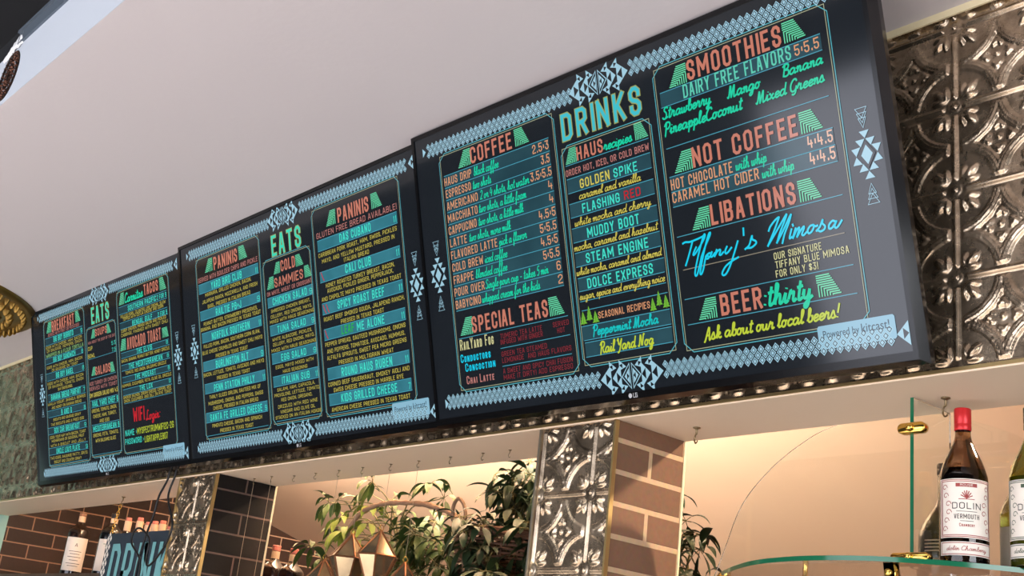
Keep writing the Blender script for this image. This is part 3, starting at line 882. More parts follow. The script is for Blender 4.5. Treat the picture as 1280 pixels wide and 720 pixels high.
["T",2,"coffee list","m","tan","BABYCINO",0.1157,0.2014,0.2619,0.0187],
["T",2,"coffee list","s","grn","whipped cream for the kids",0.2059,0.3904,0.2619,0.0197],
["T",2,"coffee list","m","tan","2",0.4447,0.4576,0.2625,0.0191],
["T",2,"special teas","h","sal","SPECIAL TEAS",0.1632,0.4053,0.2008,0.0366],
["O",2,"special teas","L",0.1218,0.1659,0.1445,0.2,0.2394],
["O",2,"special teas","R",0.4533,0.4092,0.4329,0.2,0.2399],
["L",2,"special teas","ln",0.1153,0.461,0.1942],
["L",2,"special teas","ln",0.2496,0.462,0.155],
["L",2,"special teas","ln",0.2504,0.4608,0.1161],
["T",2,"special teas","k","crm","RailYard Fog",0.1169,0.2299,0.1677,0.0242],
["T",2,"special teas","k","bcy","Conductors",0.1153,0.2157,0.1402,0.0183],
["T",2,"special teas","k","bcy","Concoction",0.1284,0.2284,0.1188,0.0182],
["T",2,"special teas","k","pnk","Chai Latte",0.1289,0.2208,0.0908,0.0182],
["T",2,"special teas","t","drd","TUMERIC TEA LATTE",0.2527,0.3827,0.1755,0.0108],
["T",2,"special teas","t","drd","INFUSED WITH GINGER",0.252,0.383,0.1628,0.0108],
["T",2,"special teas","t","drd","SERVED",0.4156,0.4614,0.1764,0.0103],
["T",2,"special teas","t","drd","HOT",0.4266,0.4486,0.1629,0.0103],
["T",2,"special teas","t","drd","GREEN TEA STEAMED",0.2513,0.3918,0.1367,0.0108],
["T",2,"special teas","t","drd","LEMONADE  AND HAUS FLAVORS",0.2514,0.4611,0.123,0.0108],
["T",2,"special teas","t","drd","A SWEET AND SPICY CHAI FUSION",0.2515,0.4614,0.1,0.0108],
["T",2,"special teas","t","drd","MAKE IT DIRTY! ADD ESPRESSO",0.2512,0.4602,0.0864,0.0108],
["T",2,"title","x","cyn","DRINKS",0.4983,0.7168,0.5481,0.0593],
["T",2,"haus recipes","h","sal","HAUS",0.5335,0.6062,0.5008,0.028],
["T",2,"haus recipes","S","grn","recipies",0.6086,0.6845,0.5027,0.02],
["O",2,"haus recipes","L",0.5003,0.533,0.5142,0.4997,0.5318],
["O",2,"haus recipes","R",0.7248,0.691,0.7093,0.501,0.5344],
["L",2,"haus recipes","ln",0.4998,0.7243,0.4972],
["T",2,"haus recipes","m","pnk","ORDER HOT, ICED, OR COLD BREW",0.4982,0.7226,0.475,0.0134],
["L",2,"haus recipes","ln",0.4988,0.7239,0.4689],
["L",2,"haus recipes","ln",0.499,0.7235,0.4393],
["B",2,"haus recipes",0.4988,0.7239,0.4393,0.4689],
["T",2,"haus recipes","h","yel","GOLDEN",0.534,0.6155,0.4427,0.0193],
["T",2,"haus recipes","h","cyn","SPIKE",0.6264,0.6881,0.4425,0.0187],
["T",2,"haus recipes","s","yel","caramel and vanilla",0.5277,0.6944,0.4212,0.0167],
["L",2,"haus recipes","ln",0.4988,0.7241,0.4171],
["L",2,"haus recipes","ln",0.4992,0.7237,0.3884],
["B",2,"haus recipes",0.4988,0.7241,0.3884,0.4171],
["T",2,"haus recipes","h","cyn","FLASHING",0.5331,0.635,0.3922,0.0192],
["T",2,"haus recipes","h","red","RED",0.6471,0.6893,0.3933,0.0175],
["T",2,"haus recipes","s","yel","white mocha and cherry",0.5078,0.7126,0.3692,0.0161],
["L",2,"haus recipes","ln",0.498,0.7248,0.366],
["L",2,"haus recipes","ln",0.499,0.724,0.3368],
["B",2,"haus recipes",0.498,0.7248,0.3368,0.366],
["T",2,"haus recipes","h","cyn","MUDDY BOOT",0.5392,0.678,0.3397,0.0202],
["T",2,"haus recipes","s","yel","mocha, caramel and hazelnut",0.4986,0.7212,0.3193,0.0161],
["L",2,"haus recipes","ln",0.4989,0.7246,0.3151],
["L",2,"haus recipes","ln",0.4991,0.7238,0.2867],
["B",2,"haus recipes",0.4989,0.7246,0.2867,0.3151],
["T",2,"haus recipes","h","cyn","STEAM ENGINE",0.5283,0.6934,0.2899,0.0202],
["T",2,"haus recipes","s","yel","white mocha, caramel and almond",0.4982,0.7236,0.2691,0.0154],
["L",2,"haus recipes","ln",0.4996,0.727,0.2635],
["L",2,"haus recipes","ln",0.4993,0.725,0.2365],
["B",2,"haus recipes",0.4993,0.727,0.2365,0.2635],
["T",2,"haus recipes","h","cyn","DOLCE EXPRESS",0.5246,0.6978,0.239,0.0201],
["T",2,"haus recipes","s","yel","sugar, spoice and everything noice",0.4998,0.7239,0.2194,0.0153],
["L",2,"haus recipes","ln",0.4993,0.7252,0.2159],
["L",2,"seasonal recipes","ln",0.5011,0.7262,0.1971],
["T",2,"seasonal recipes","m","tan","SEASONAL RECIPIES",0.5449,0.6798,0.1749,0.0136],
["L",2,"seasonal recipes","ln",0.4947,0.7268,0.1657],
["L",2,"seasonal recipes","ln",0.4996,0.7261,0.137],
["B",2,"seasonal recipes",0.4947,0.7268,0.137,0.1657],
["T",2,"seasonal recipes","S","tel","Peppermint Mocha",0.5244,0.6969,0.1436,0.02],
["L",2,"seasonal recipes","ln",0.5002,0.726,0.1323],
["L",2,"seasonal recipes","ln",0.4998,0.7255,0.1034],
["B",2,"seasonal recipes",0.4998,0.726,0.1034,0.1323],
["T",2,"seasonal recipes","S","lim","Rail Yard Nog",0.5385,0.6794,0.1063,0.0219],
["F",2,"seasonal recipes",0.5032,0.1682,0.0193,0.0275],
["F",2,"seasonal recipes",0.5204,0.1738,0.0179,0.0306],
["F",2,"seasonal recipes",0.537,0.167,0.0189,0.0252],
["F",2,"seasonal recipes",0.6877,0.1672,0.0167,0.026],
["F",2,"seasonal recipes",0.7037,0.1745,0.016,0.0299],
["F",2,"seasonal recipes",0.7201,0.1684,0.0179,0.0258],
["T",2,"smoothies","h","sal","SMOOTHIES",0.8336,1.0426,0.5775,0.0385],
["O",2,"smoothies","L",0.788,0.8323,0.8102,0.5761,0.6145],
["O",2,"smoothies","R",1.0919,1.0468,1.0711,0.5789,0.6168],
["L",2,"smoothies","ln",0.7645,1.1187,0.5735],
["L",2,"smoothies","ln",0.764,1.119,0.5448],
["B",2,"smoothies",0.764,1.119,0.5448,0.5735],
["T",2,"smoothies","m","cyt","DAIRY FREE FLAVORS",0.8192,1.0579,0.5478,0.0261],
["T",2,"smoothies","m","tan","5:5.5",1.0656,1.1143,0.5503,0.0197],
["T",2,"smoothies","S","grn","Strawberry",0.7645,0.8805,0.5221,0.0217],
["T",2,"smoothies","S","grn","Mango",0.9169,0.9889,0.519,0.0215],
["T",2,"smoothies","S","grn","Banana",1.0352,1.1179,0.522,0.0206],
["T",2,"smoothies","S","grn","PineappleCoconut",0.7638,0.946,0.4915,0.0225],
["T",2,"smoothies","S","grn","Mixed Greens",0.9756,1.1163,0.4911,0.021],
["L",2,"not coffee","ln",0.7638,1.1189,0.4647],
["T",2,"not coffee","h","sal","NOT COFFEE",0.8215,1.0508,0.4141,0.0381],
["O",2,"not coffee","L",0.7767,0.8217,0.799,0.4134,0.4523],
["O",2,"not coffee","R",1.1005,1.0561,1.0808,0.4143,0.453],
["L",2,"not coffee","ln",0.7633,1.1178,0.4098],
["L",2,"not coffee","ln",0.7639,1.1178,0.3804],
["B",2,"not coffee",0.7633,1.1178,0.3804,0.4098],
["L",2,"not coffee","ln",0.7639,1.1178,0.3804],
["L",2,"not coffee","ln",0.7635,1.1189,0.352],
["B",2,"not coffee",0.7635,1.1189,0.352,0.3804],
["T",2,"not coffee","m","tan","HOT CHOCOLATE",0.7646,0.9076,0.3845,0.0203],
["T",2,"not coffee","s","grn","with whip",0.9149,0.9817,0.3857,0.0204],
["T",2,"not coffee","m","tan","CARAMEL HOT CIDER",0.7645,0.9614,0.3595,0.0202],
["T",2,"not coffee","s","grn","with whip",0.968,1.0345,0.3586,0.02],
["T",2,"not coffee","m","tnp","4:4.5",1.0664,1.1155,0.3865,0.021],
["T",2,"not coffee","m","tnp","4:4.5",1.0666,1.1162,0.3574,0.0215],
["T",2,"libations","h","sal","LIBATIONS",0.8468,1.0296,0.2997,0.0389],
["O",2,"libations","L",0.8015,0.8452,0.8232,0.299,0.3384],
["O",2,"libations","R",1.0804,1.0357,1.0612,0.2996,0.3378],
["L",2,"libations","ln",0.7642,1.1189,0.2948],
["L",2,"libations","lnt",0.7691,1.1126,0.2315],
["T",2,"libations","m","crm","OUR SIGNATURE",0.97,1.0659,0.2125,0.0126],
["T",2,"libations","m","crm","TIFFANY BLUE MIMOSA",0.9709,1.1162,0.1971,0.0126],
["T",2,"libations","m","crm","FOR ONLY $3!",0.9693,1.054,0.1814,0.0126],
["K",2,"libations","bcy",[[0.7765,0.2806],[0.7825,0.2819],[0.7925,0.2804],[0.807,0.2817],[0.8204,0.2838],[0.829,0.2862]]],
["K",2,"libations","bcy",[[0.7983,0.2787],[0.7917,0.2655],[0.7832,0.2497],[0.7771,0.2394]]],
["K",2,"libations","bcy",[[0.8056,0.2676],[0.8001,0.2609],[0.797,0.2554],[0.8016,0.2563],[0.8164,0.2696],[0.8271,0.2812],[0.8288,0.2874],[0.8245,0.2835],[0.8118,0.2592],[0.7993,0.231],[0.796,0.2196],[0.7977,0.2157],[0.802,0.2197],[0.8097,0.2356],[0.8154,0.2483]]],
["K",2,"libations","bcy",[[0.8154,0.2483],[0.8279,0.2673],[0.839,0.2818],[0.8414,0.2878],[0.8364,0.2841],[0.8237,0.2592],[0.8109,0.2289],[0.8078,0.2187],[0.8106,0.217],[0.8163,0.2255],[0.8245,0.2448],[0.8299,0.2467]]],
["K",2,"libations","bcy",[[0.8385,0.2498],[0.8336,0.2513],[0.8264,0.248],[0.8243,0.2436],[0.8292,0.2421],[0.8358,0.2467],[0.8396,0.2519],[0.8356,0.2456],[0.839,0.2438],[0.8457,0.249]]],
["K",2,"libations","bcy",[[0.8508,0.2539],[0.8449,0.2438],[0.8518,0.2507],[0.8579,0.2531],[0.859,0.2505],[0.8559,0.2446],[0.8593,0.2434],[0.8649,0.247]]],
["K",2,"libations","bcy",[[0.8741,0.2552],[0.8695,0.2485],[0.8702,0.2436],[0.8754,0.245],[0.8835,0.2515]]],
["K",2,"libations","bcy",[[0.899,0.2601],[0.8912,0.2459],[0.8776,0.2223],[0.8661,0.2081],[0.8586,0.2059],[0.8572,0.2109],[0.8659,0.2204],[0.8798,0.2272],[0.8957,0.2317]]],
["K",2,"libations","bcy",[[0.9144,0.2802],[0.9134,0.2688]]],
["K",2,"libations","bcy",[[0.9132,0.2433],[0.9224,0.2485],[0.9302,0.263],[0.9306,0.2572],[0.9369,0.253],[0.9369,0.2484],[0.9271,0.2435],[0.9189,0.244]]],
["K",2,"libations","bcy",[[0.9667,0.2652],[0.971,0.2717],[0.9817,0.2802],[0.9903,0.2841],[0.9883,0.2794],[0.9777,0.2629],[0.9613,0.2396]]],
["K",2,"libations","bcy",[[0.9613,0.2396],[0.9765,0.2552],[0.9939,0.2731],[1.0064,0.2856],[1.0025,0.2775],[0.9896,0.2582],[0.9803,0.2414]]],
["K",2,"libations","bcy",[[0.9803,0.2414],[0.9957,0.2592],[1.0089,0.2761],[1.0152,0.2831],[1.0094,0.2709],[0.9981,0.2536],[0.9912,0.2387]]],
["K",2,"libations","bcy",[[1.0126,0.2579],[1.0076,0.2471],[1.007,0.2433],[1.0111,0.2447]]],
["K",2,"libations","bcy",[[1.0163,0.2655],[1.0167,0.2637]]],
["K",2,"libations","bcy",[[1.021,0.2578],[1.0135,0.2431],[1.0216,0.2537],[1.0281,0.258],[1.0275,0.2542],[1.022,0.2436],[1.0298,0.252],[1.0371,0.2577],[1.0372,0.2544],[1.032,0.246],[1.0348,0.2432],[1.0411,0.2469]]],
["K",2,"libations","bcy",[[1.056,0.2565],[1.0502,0.2561],[1.0442,0.2501],[1.0452,0.2444],[1.0512,0.2459],[1.0566,0.2525],[1.056,0.2565],[1.0599,0.2535],[1.0637,0.2538]]],
["K",2,"libations","bcy",[[1.0612,0.2455],[1.0684,0.2511],[1.0749,0.2607],[1.074,0.2554],[1.0782,0.2501],[1.0761,0.2451],[1.0689,0.2428],[1.0637,0.2455]]],
["K",2,"libations","bcy",[[1.0985,0.2535],[1.0933,0.2557],[1.0863,0.2506],[1.0853,0.2443],[1.0909,0.2442],[1.098,0.2503],[1.1002,0.2531],[1.0961,0.2463],[1.098,0.2427],[1.1032,0.2448],[1.1105,0.2525]]],
["L",2,"beer","ln",0.7645,1.1205,0.1767],
["T",2,"beer","h","sal","BEER",0.8438,0.9342,0.134,0.0385],
["T",2,"beer","S","grn",":thirty",0.9359,1.0375,0.1356,0.0353],
["O",2,"beer","L",0.7917,0.8356,0.8124,0.1334,0.172],
["O",2,"beer","R",1.0926,1.0468,1.0721,0.1337,0.1718],
["L",2,"beer","ln",0.7649,1.1204,0.1292],
["T",2,"beer","S","lim","Ask about our local beers!",0.799,1.0827,0.0954,0.0231],
]

# ------------------------------------------------------------------ stroke lettering
a_, b_ = 0.30, 0.13
CAPS = {
 'A': (.5, [[(0, 0), (.40, 1), (.60, 1), (1, 0)], [(.14, .30), (.86, .30)]]),
 'B': (.5, [[(0, 0), (0, 1), (.72, 1), (.95, .88), (.95, .62), (.76, .52), (1, .40), (1, .12), (.76, 0), (0, 0)], [(0, .52), (.76, .52)]]),
 'C': (.5, [[(1, .72), (1, 1 - b_), (1 - a_, 1), (a_, 1), (0, 1 - b_), (0, b_), (a_, 0), (1 - a_, 0), (1, b_), (1, .28)]]),
 'D': (.5, [[(0, 0), (0, 1), (.70, 1), (1, .87), (1, .13), (.70, 0), (0, 0)]]),
 'E': (.44, [[(1, 1), (0, 1), (0, 0), (1, 0)], [(0, .52), (.82, .52)]]),
 'F': (.44, [[(1, 1), (0, 1), (0, 0)], [(0, .50), (.82, .50)]]),
 'G': (.5, [[(1, .74), (1, 1 - b_), (1 - a_, 1), (a_, 1), (0, 1 - b_), (0, b_), (a_, 0), (1 - a_, 0), (1, b_), (1, .46), (.55, .46)]]),
 'H': (.5, [[(0, 0), (0, 1)], [(1, 0), (1, 1)], [(0, .5), (1, .5)]]),
 'I': (.08, [[(.5, 0), (.5, 1)]]),
 'J': (.44, [[(1, 1), (1, b_), (1 - a_, 0), (a_, 0), (0, b_), (0, .28)]]),
 'K': (.5, [[(0, 0), (0, 1)], [(1, 1), (.06, .42)], [(.32, .58), (1, 0)]]),
 'L': (.42, [[(0, 1), (0, 0), (1, 0)]]),
 'M': (.70, [[(0, 0), (0, 1), (.5, .30), (1, 1), (1, 0)]]),
 'N': (.52, [[(0, 0), (0, 1), (1, 0), (1, 1)]]),
 'O': (.5, [[(a_, 0), (0, b_), (0, 1 - b_), (a_, 1), (1 - a_, 1), (1, 1 - b_), (1, b_), (1 - a_, 0), (a_, 0)]]),
 'P': (.48, [[(0, 0), (0, 1), (.72, 1), (1, .88), (1, .57), (.72, .45), (0, .45)]]),
 'Q': (.5, [[(a_, 0), (0, b_), (0, 1 - b_), (a_, 1), (1 - a_, 1), (1, 1 - b_), (1, b_), (1 - a_, 0), (a_, 0)], [(.6, .2), (1, 0)]]),
 'R': (.5, [[(0, 0), (0, 1), (.72, 1), (1, .88), (1, .58), (.72, .47), (0, .47)], [(.52, .47), (1, 0)]]),
 'S': (.48, [[(1, .74), (1, 1 - b_), (1 - a_, 1), (a_, 1), (0, 1 - b_), (0, .66), (.24, .54), (.76, .46), (1, .34), (1, b_), (1 - a_, 0), (a_, 0), (0, b_), (0, .26)]]),
 'T': (.48, [[(0, 1), (1, 1)], [(.5, 0), (.5, 1)]]),
 'U': (.5, [[(0, 1), (0, b_), (a_, 0), (1 - a_, 0), (1, b_), (1, 1)]]),
 'V': (.5, [[(0, 1), (.42, 0), (.58, 0), (1, 1)]]),
 'W': (.72, [[(0, 1), (.18, 0), (.5, .70), (.82, 0), (1, 1)]]),
 'X': (.5, [[(0, 0), (1, 1)], [(0, 1), (1, 0)]]),
 'Y': (.5, [[(0, 1), (.5, .48), (1, 1)], [(.5, 0), (.5, .48)]]),
 'Z': (.46, [[(0, 1), (1, 1), (0, 0), (1, 0)]]),
 '0': (.46, [[(a_, 0), (0, b_), (0, 1 - b_), (a_, 1), (1 - a_, 1), (1, 1 - b_), (1, b_), (1 - a_, 0), (a_, 0)]]),
 '1': (.16, [[(0, .82), (.6, 1), (.6, 0)]]),
 '2': (.46, [[(0, .76), (0, .87), (.3, 1), (.7, 1), (1, .87), (1, .62), (0, .20), (0, 0), (1, 0)]]),
 '3': (.46, [[(0, 1), (1, 1), (.5, .58), (.74, .58), (1, .46), (1, .13), (.7, 0), (.3, 0), (0, .13), (0, .24)]]),
 '4': (.48, [[(.12, 1), (0, .34), (1, .34)], [(.78, .62), (.78, 0)]]),
 '5': (.46, [[(1, 1), (0, 1), (0, .56), (.7, .60), (1, .46), (1, .13), (.7, 0), (.3, 0), (0, .13), (0, .22)]]),
 '6': (.46, [[(1, .86), (.7, 1), (.3, 1), (0, .87), (0, .13), (.3, 0), (.7, 0), (1, .13), (1, .44), (.7, .56), (0, .54)]]),
 '7': (.44, [[(0, 1), (1, 1), (.35, 0)]]),
 '8': (.46, [[(.3, 0), (0, .13), (0, .42), (.2, .53), (.05, .64), (.05, .88), (.3, 1), (.7, 1), (.95, .88), (.95, .64), (.8, .53), (1, .42), (1, .13), (.7, 0), (.3, 0)], [(.2, .53), (.8, .53)]]),
 '9': (.46, [[(0, .14), (.3, 0), (.7, 0), (1, .13), (1, .87), (.7, 1), (.3, 1), (0, .87), (0, .56), (.3, .44), (1, .46)]]),
 '$': (.48, [[(1, .76), (1, .84), (.7, .93), (.3, .93), (0, .84), (0, .64), (.24, .54), (.76, .46), (1, .34), (1, .16), (.7, .07), (.3, .07), (0, .16), (0, .24)], [(.5, 0), (.5, 1)]]),
 '!': (.08, [[(.5, .30), (.5, 1)], [(.5, 0), (.5, .10)]]),
 ',': (.08, [[(.5, .10), (.2, -.10)]]), '.': (.08, [[(.5, 0), (.5, .10)]]),
 ':': (.10, [[(.5, .30), (.5, .62)]]), "'": (.08, [[(.5, .80), (.5, 1)]]),
 '-': (.30, [[(0, .48), (1, .48)]]), '+': (.34, [[(0, .45), (1, .45)], [(.5, .25), (.5, .65)]]),
 ' ': (.30, []),
}
SC = {
 'a': (.60, [[(.44, .36), (.34, .48), (.18, .46), (.06, .28), (.08, .08), (.2, .02), (.34, .14), (.44, .36), (.46, .48)], [(.46, .48), (.42, .14), (.48, .03), (.6, .12)]]),
 'b': (.46, [[(0, .1), (.2, .55), (.26, .88), (.2, 1), (.12, .88), (.10, .40), (.10, .1), (.2, .02), (.36, .1), (.40, .30), (.34, .44), (.46, .40)]]),
 'c': (.42, [[(.40, .38), (.34, .47), (.18, .46), (.06, .28), (.08, .08), (.2, .02), (.42, .14)]]),
 'd': (.62, [[(.44, .36), (.34, .48), (.18, .46), (.06, .28), (.08, .08), (.2, .02), (.34, .14), (.46, .42)], [(.52, 1), (.44, .30), (.44, .08), (.50, .03), (.62, .12)]]),
 'e': (.44, [[(.04, .20), (.30, .28), (.38, .40), (.28, .48), (.14, .42), (.06, .22), (.12, .05), (.24, .02), (.44, .14)]]),
 'f': (.42, [[(0, .1), (.22, .55), (.34, .90), (.28, 1), (.2, .90), (.16, .30), (.10, -.28), (.14, -.40), (.22, -.28), (.20, 0), (.42, .14)]]),
 'g': (.58, [[(.44, .36), (.34, .48), (.18, .46), (.06, .28), (.08, .08), (.2, .02), (.34, .14), (.46, .42)], [(.46, .48), (.42, 0), (.34, -.32), (.2, -.40), (.14, -.28), (.34, -.06), (.58, .12)]]),
 'h': (.56, [[(0, .1), (.2, .6), (.26, .90), (.2, 1), (.14, .88), (.10, 0)], [(.11, .2), (.24, .44), (.36, .46), (.38, .30), (.36, .08), (.42, .02), (.56, .12)]]),
 'i': (.30, [[(0, .14), (.14, .48), (.10, .12), (.16, .02), (.30, .12)], [(.18, .66), (.19, .72)]]),
 'k': (.50, [[(0, .1), (.2, .6), (.26, .90), (.2, 1), (.14, .88), (.10, 0)], [(.12, .2), (.30, .46), (.36, .36), (.2, .24), (.34, .04), (.50, .12)]]),
 'l': (.30, [[(0, .1), (.2, .6), (.26, .90), (.2, 1), (.12, .88), (.10, .2), (.14, .03), (.30, .12)]]),
 'm': (.66, [[(0, .3), (.08, .47), (.12, .38), (.08, 0)], [(.10, .2), (.22, .46), (.30, .40), (.28, 0)], [(.30, .2), (.42, .46), (.50, .40), (.48, .1), (.54, .02), (.66, .12)]]),
 'n': (.48, [[(0, .3), (.08, .47), (.12, .38), (.08, 0)], [(.10, .2), (.22, .46), (.32, .40), (.30, .1), (.36, .02), (.48, .12)]]),
 'o': (.50, [[(.30, .47), (.14, .44), (.05, .24), (.10, .05), (.24, .02), (.36, .18), (.34, .38), (.26, .47), (.34, .42), (.50, .44)]]),
 'p': (.50, [[(0, .2), (.10, .47), (.14, .36), (.06, -.40)], [(.12, .2), (.26, .46), (.38, .40), (.38, .16), (.26, .02), (.14, .08)], [(.30, .03), (.50, .12)]]),
 'r': (.46, [[(0, .14), (.12, .52), (.18, .42), (.30, .44), (.26, .12), (.32, .02), (.46, .12)]]),
 's': (.44, [[(0, .12), (.20, .52), (.28, .30), (.30, .1), (.18, .02), (.06, .08)], [(.2, .02), (.44, .12)]]),
 't': (.34, [[(.22, .92), (.12, .15), (.18, .02), (.34, .12)], [(.02, .62), (.36, .66)]]),
 'u': (.56, [[(0, .2), (.08, .48), (.06, .12), (.16, .02), (.30, .14), (.38, .46)], [(.38, .46), (.36, .12), (.42, .02), (.56, .12)]]),
 'v': (.50, [[(0, .3), (.08, .47), (.14, .38), (.16, .03), (.30, .2), (.36, .46), (.50, .42)]]),
 'w': (.66, [[(0, .3), (.06, .47), (.06, .1), (.14, .02), (.26, .14), (.30, .46), (.30, .1), (.38, .02), (.50, .16), (.52, .46), (.66, .42)]]),
 'x': (.46, [[(0, .40), (.08, .47), (.30, .03), (.46, .12)], [(.36, .46), (.04, .02)]]),
 'y': (.56, [[(0, .2), (.08, .48), (.06, .14), (.16, .04), (.30, .16), (.38, .46)], [(.38, .46), (.34, -.1), (.24, -.36), (.12, -.38), (.12, -.24), (.34, -.04), (.56, .12)]]),
 'z': (.46, [[(0, .38), (.10, .48), (.32, .46), (.04, .02), (.26, .06), (.46, .1)]]),
 'S': (.58, [[(.52, .84), (.42, 1), (.22, .94), (.16, .74), (.36, .50), (.40, .22), (.26, .02), (.08, .06), (0, .2)], [(.26, .02), (.58, .12)]]),
 'M': (.86, [[(0, .14), (.06, .02), (.14, .14), (.26, 1), (.34, .08), (.36, .06), (.60, 1), (.60, .1), (.70, .02), (.86, .12)]]),
 'B': (.60, [[(.12, 0), (.2, 1)], [(.02, .8), (.2, 1), (.48, .94), (.46, .66), (.24, .54), (.50, .46), (.54, .14), (.34, 0), (.06, .08)]]),
 'P': (.58, [[(.08, -.1), (.14, .0), (.22, .98)], [(.02, .70), (.2, 1), (.50, .96), (.56, .70), (.40, .48), (.2, .50)]]),
 'C': (.60, [[(.54, .80), (.46, .98), (.26, .96), (.06, .60), (.08, .18), (.26, .02), (.60, .14)]]),
 'G': (.62, [[(.54, .80), (.46, .98), (.26, .96), (.06, .60), (.08, .18), (.26, .02), (.46, .14), (.54, .44)], [(.54, .44), (.46, -.1), (.30, -.24), (.16, -.16)]]),
 'R': (.66, [[(.08, -.06), (.14, .02), (.22, .98)], [(.02, .70), (.2, 1), (.50, .96), (.54, .70), (.40, .50), (.24, .48)], [(.34, .48), (.48, .06), (.66, .08)]]),
 'Y': (.58, [[(0, .8), (.10, 1), (.16, .60), (.30, .50), (.52, .98)], [(.52, 1), (.36, .1), (.2, -.2), (.08, -.14)]]),
 'N': (.72, [[(0, .14), (.06, .02), (.14, .14), (.24, 1), (.44, .04), (.58, .96), (.70, .94)]]),
 'A': (.62, [[(0, -.05), (.06, -.1), (.14, .1), (.42, 1), (.46, .1), (.52, .02), (.62, .1)], [(.16, .36), (.46, .36)]]),
 'L': (.58, [[(.40, .9), (.30, 1), (.2, .9), (.2, .2), (.06, .06), (.14, 0), (.30, .08), (.58, .04)]]),
 '2': (.48, [[(.04, .76), (.2, .98), (.40, .86), (.34, .54), (.04, .04), (.26, .06), (.46, .02)]]),
 '4': (.50, [[(.2, .96), (.04, .40), (.46, .42)], [(.38, .7), (.30, 0)]]),
 '5': (.50, [[(.46, .98), (.18, .96), (.12, .56), (.34, .58), (.42, .30), (.26, .02), (.06, .1)]]),
 ',': (.20, [[(.10, .06), (.04, -.14)]]), '.': (.20, [[(.08, .0), (.09, .08)]]), '!': (.24, [[(.2, 1), (.10, .32)], [(.08, 0), (.09, .08)]]),
 ':': (.26, [[(.10, .06), (.11, .14)], [(.12, .48), (.13, .56)]]), '-': (.50, [[(.10, .34), (.40, .34)]]), ' ': (.30, []),
}


def ribbon(pts, th, cap=True):
    """flat mitred stroke along a 2-D polyline -> (verts2d, quads)"""
    P_ = [np.array(q, float) for q in pts]
    Q = [P_[0]]
    for q in P_[1:]:
        if np.hypot(*(q - Q[-1])) > 1e-6:
            Q.append(q)
    if len(Q) < 2:
        return [], []
    closed = len(Q) > 2 and np.hypot(*(Q[0] - Q[-1])) < 1e-6
    if not closed:
        for k in range(1, len(Q) - 1):      # a sharp turn starts a new stroke
            d0, d1 = Q[k] - Q[k - 1], Q[k + 1] - Q[k]
            if d0 @ d1 < -0.25 * np.hypot(*d0) * np.hypot(*d1):
                v0, f0 = ribbon(Q[:k + 1], th, cap)
                v1, f1 = ribbon(Q[k:], th, cap)
                return v0 + v1, f0 + [tuple(i + len(v0) for i in f) for f in f1]
    if closed:
        Q = Q[:-1]
    n = len(Q)
    h = th / 2
    seg = []
    for i in range(n if closed else n - 1):
        d = Q[(i + 1) % n] - Q[i]
        d = d / np.hypot(*d)
        seg.append(d)
    vs = []
    for i in range(n):
        if closed:
            d0, d1 = seg[i - 1], seg[i]
        else:
            d0 = seg[max(i - 1, 0)]
            d1 = seg[min(i, n - 2)]
        n0, n1 = np.array([-d0[1], d0[0]]), np.array([-d1[1], d1[0]])
        m = n0 + n1
        L = m @ m
        if L < 0.02:
            m = n0 * 1.0
        else:
            m = m / math.sqrt(L) * min(2 / math.sqrt(L), 1.7)
        q = Q[i]
        if cap and not closed:
            if i == 0:
                q = q - d1 * h
            elif i == n - 1:
                q = q + d0 * h
        vs += [q + m * h, q - m * h]
    fs = []
    for i in range(n if closed else n - 1):
        j = (i + 1) % n
        fs.append((2 * i, 2 * i + 1, 2 * j + 1, 2 * j))
    return vs, fs


def lay_text(txt, style, s0, s1, base, cap):
    """-> list of (polyline in metres), stroke thickness"""
    script = style in 'sS'
    gl = []
    x = 0.0
    for chx in txt:
        k = 1.0
        if script:
            w, st = SC.get(chx, SC.get(chx.lower(), SC[' ']))
            gl.append((x, w, 1.0, st))
            x += w if chx != ' ' else .26
        else:
            up = chx.upper()
            if style == 'k' and chx.islower():
                k = 0.74
            w, st = CAPS.get(up, CAPS[' '])
            gl.append((x, w * k, k, st))
            x += w * k + (0.17 if chx != ' ' else 0.10)
    tot = x - (0.17 if not script else 0)
    sx = (s1 - s0) / max(tot, 1e-3)
    wt = {'h': .150, 'm': .128, 't': .115, 'x': .20, 'k': .14, 's': .112, 'S': .152}[style]
    th = min(wt * cap, (0.26 * (1.25 if style in 'hx' else 1.12) if not script else 0.34) * 0.5 * sx)
    out = []
    for (gx, w, k, st) in gl:
        for pl in st:
            if script:
                q = smooth_path(pl, 4) if len(pl) > 2 else pl
                out.append([(s0 + (gx + p_[0] + 0.16 * (p_[1] - .2)) * sx, base + p_[1] * cap) for p_ in q])
            else:
                gw = w * sx
                ins = th / 2
                aa, bb = s0 + gx * sx + ins, max(gw - 2 * ins, 1e-5)
                ch_ = cap * k
                out.append([(aa + p_[0] * bb, base + ins + p_[1] * (ch_ - 2 * ins)) for p_ in pl])
    return out, th


COL = {}
for k_, c_ in dict(sal=(198, 122, 102), tan=(216, 152, 112), tnp=(226, 176, 150), grn=(24, 206, 162), crm=(206, 202, 148), bcy=(22, 206, 236), pnk=(186, 122, 116),
                   drd=(140, 46, 54), cyn=(66, 218, 198), cy2=(64, 190, 204), ets=(52, 214, 182), yel=(206, 192, 86), red=(190, 32, 42), tel=(22, 190, 190), lim=(188, 204, 58), cyt=(92, 200, 176), lgr=(40, 176, 72), crg=(150, 205, 130),
                   mint=(104, 216, 168), dia=(158, 200, 218), ln=(74, 160, 182), lnt=(150, 140, 120), gold=(150, 158, 96), boxc=(170, 172, 140), boxt=(86, 176, 190),
                   tree=(112, 180, 56), trunk=(84, 104, 40), white=(220, 232, 226), powd=(138, 184, 206), ink=(40, 58, 72), chili=(196, 44, 60)).items():
    COL[k_] = glow('lit_' + k_, c_)
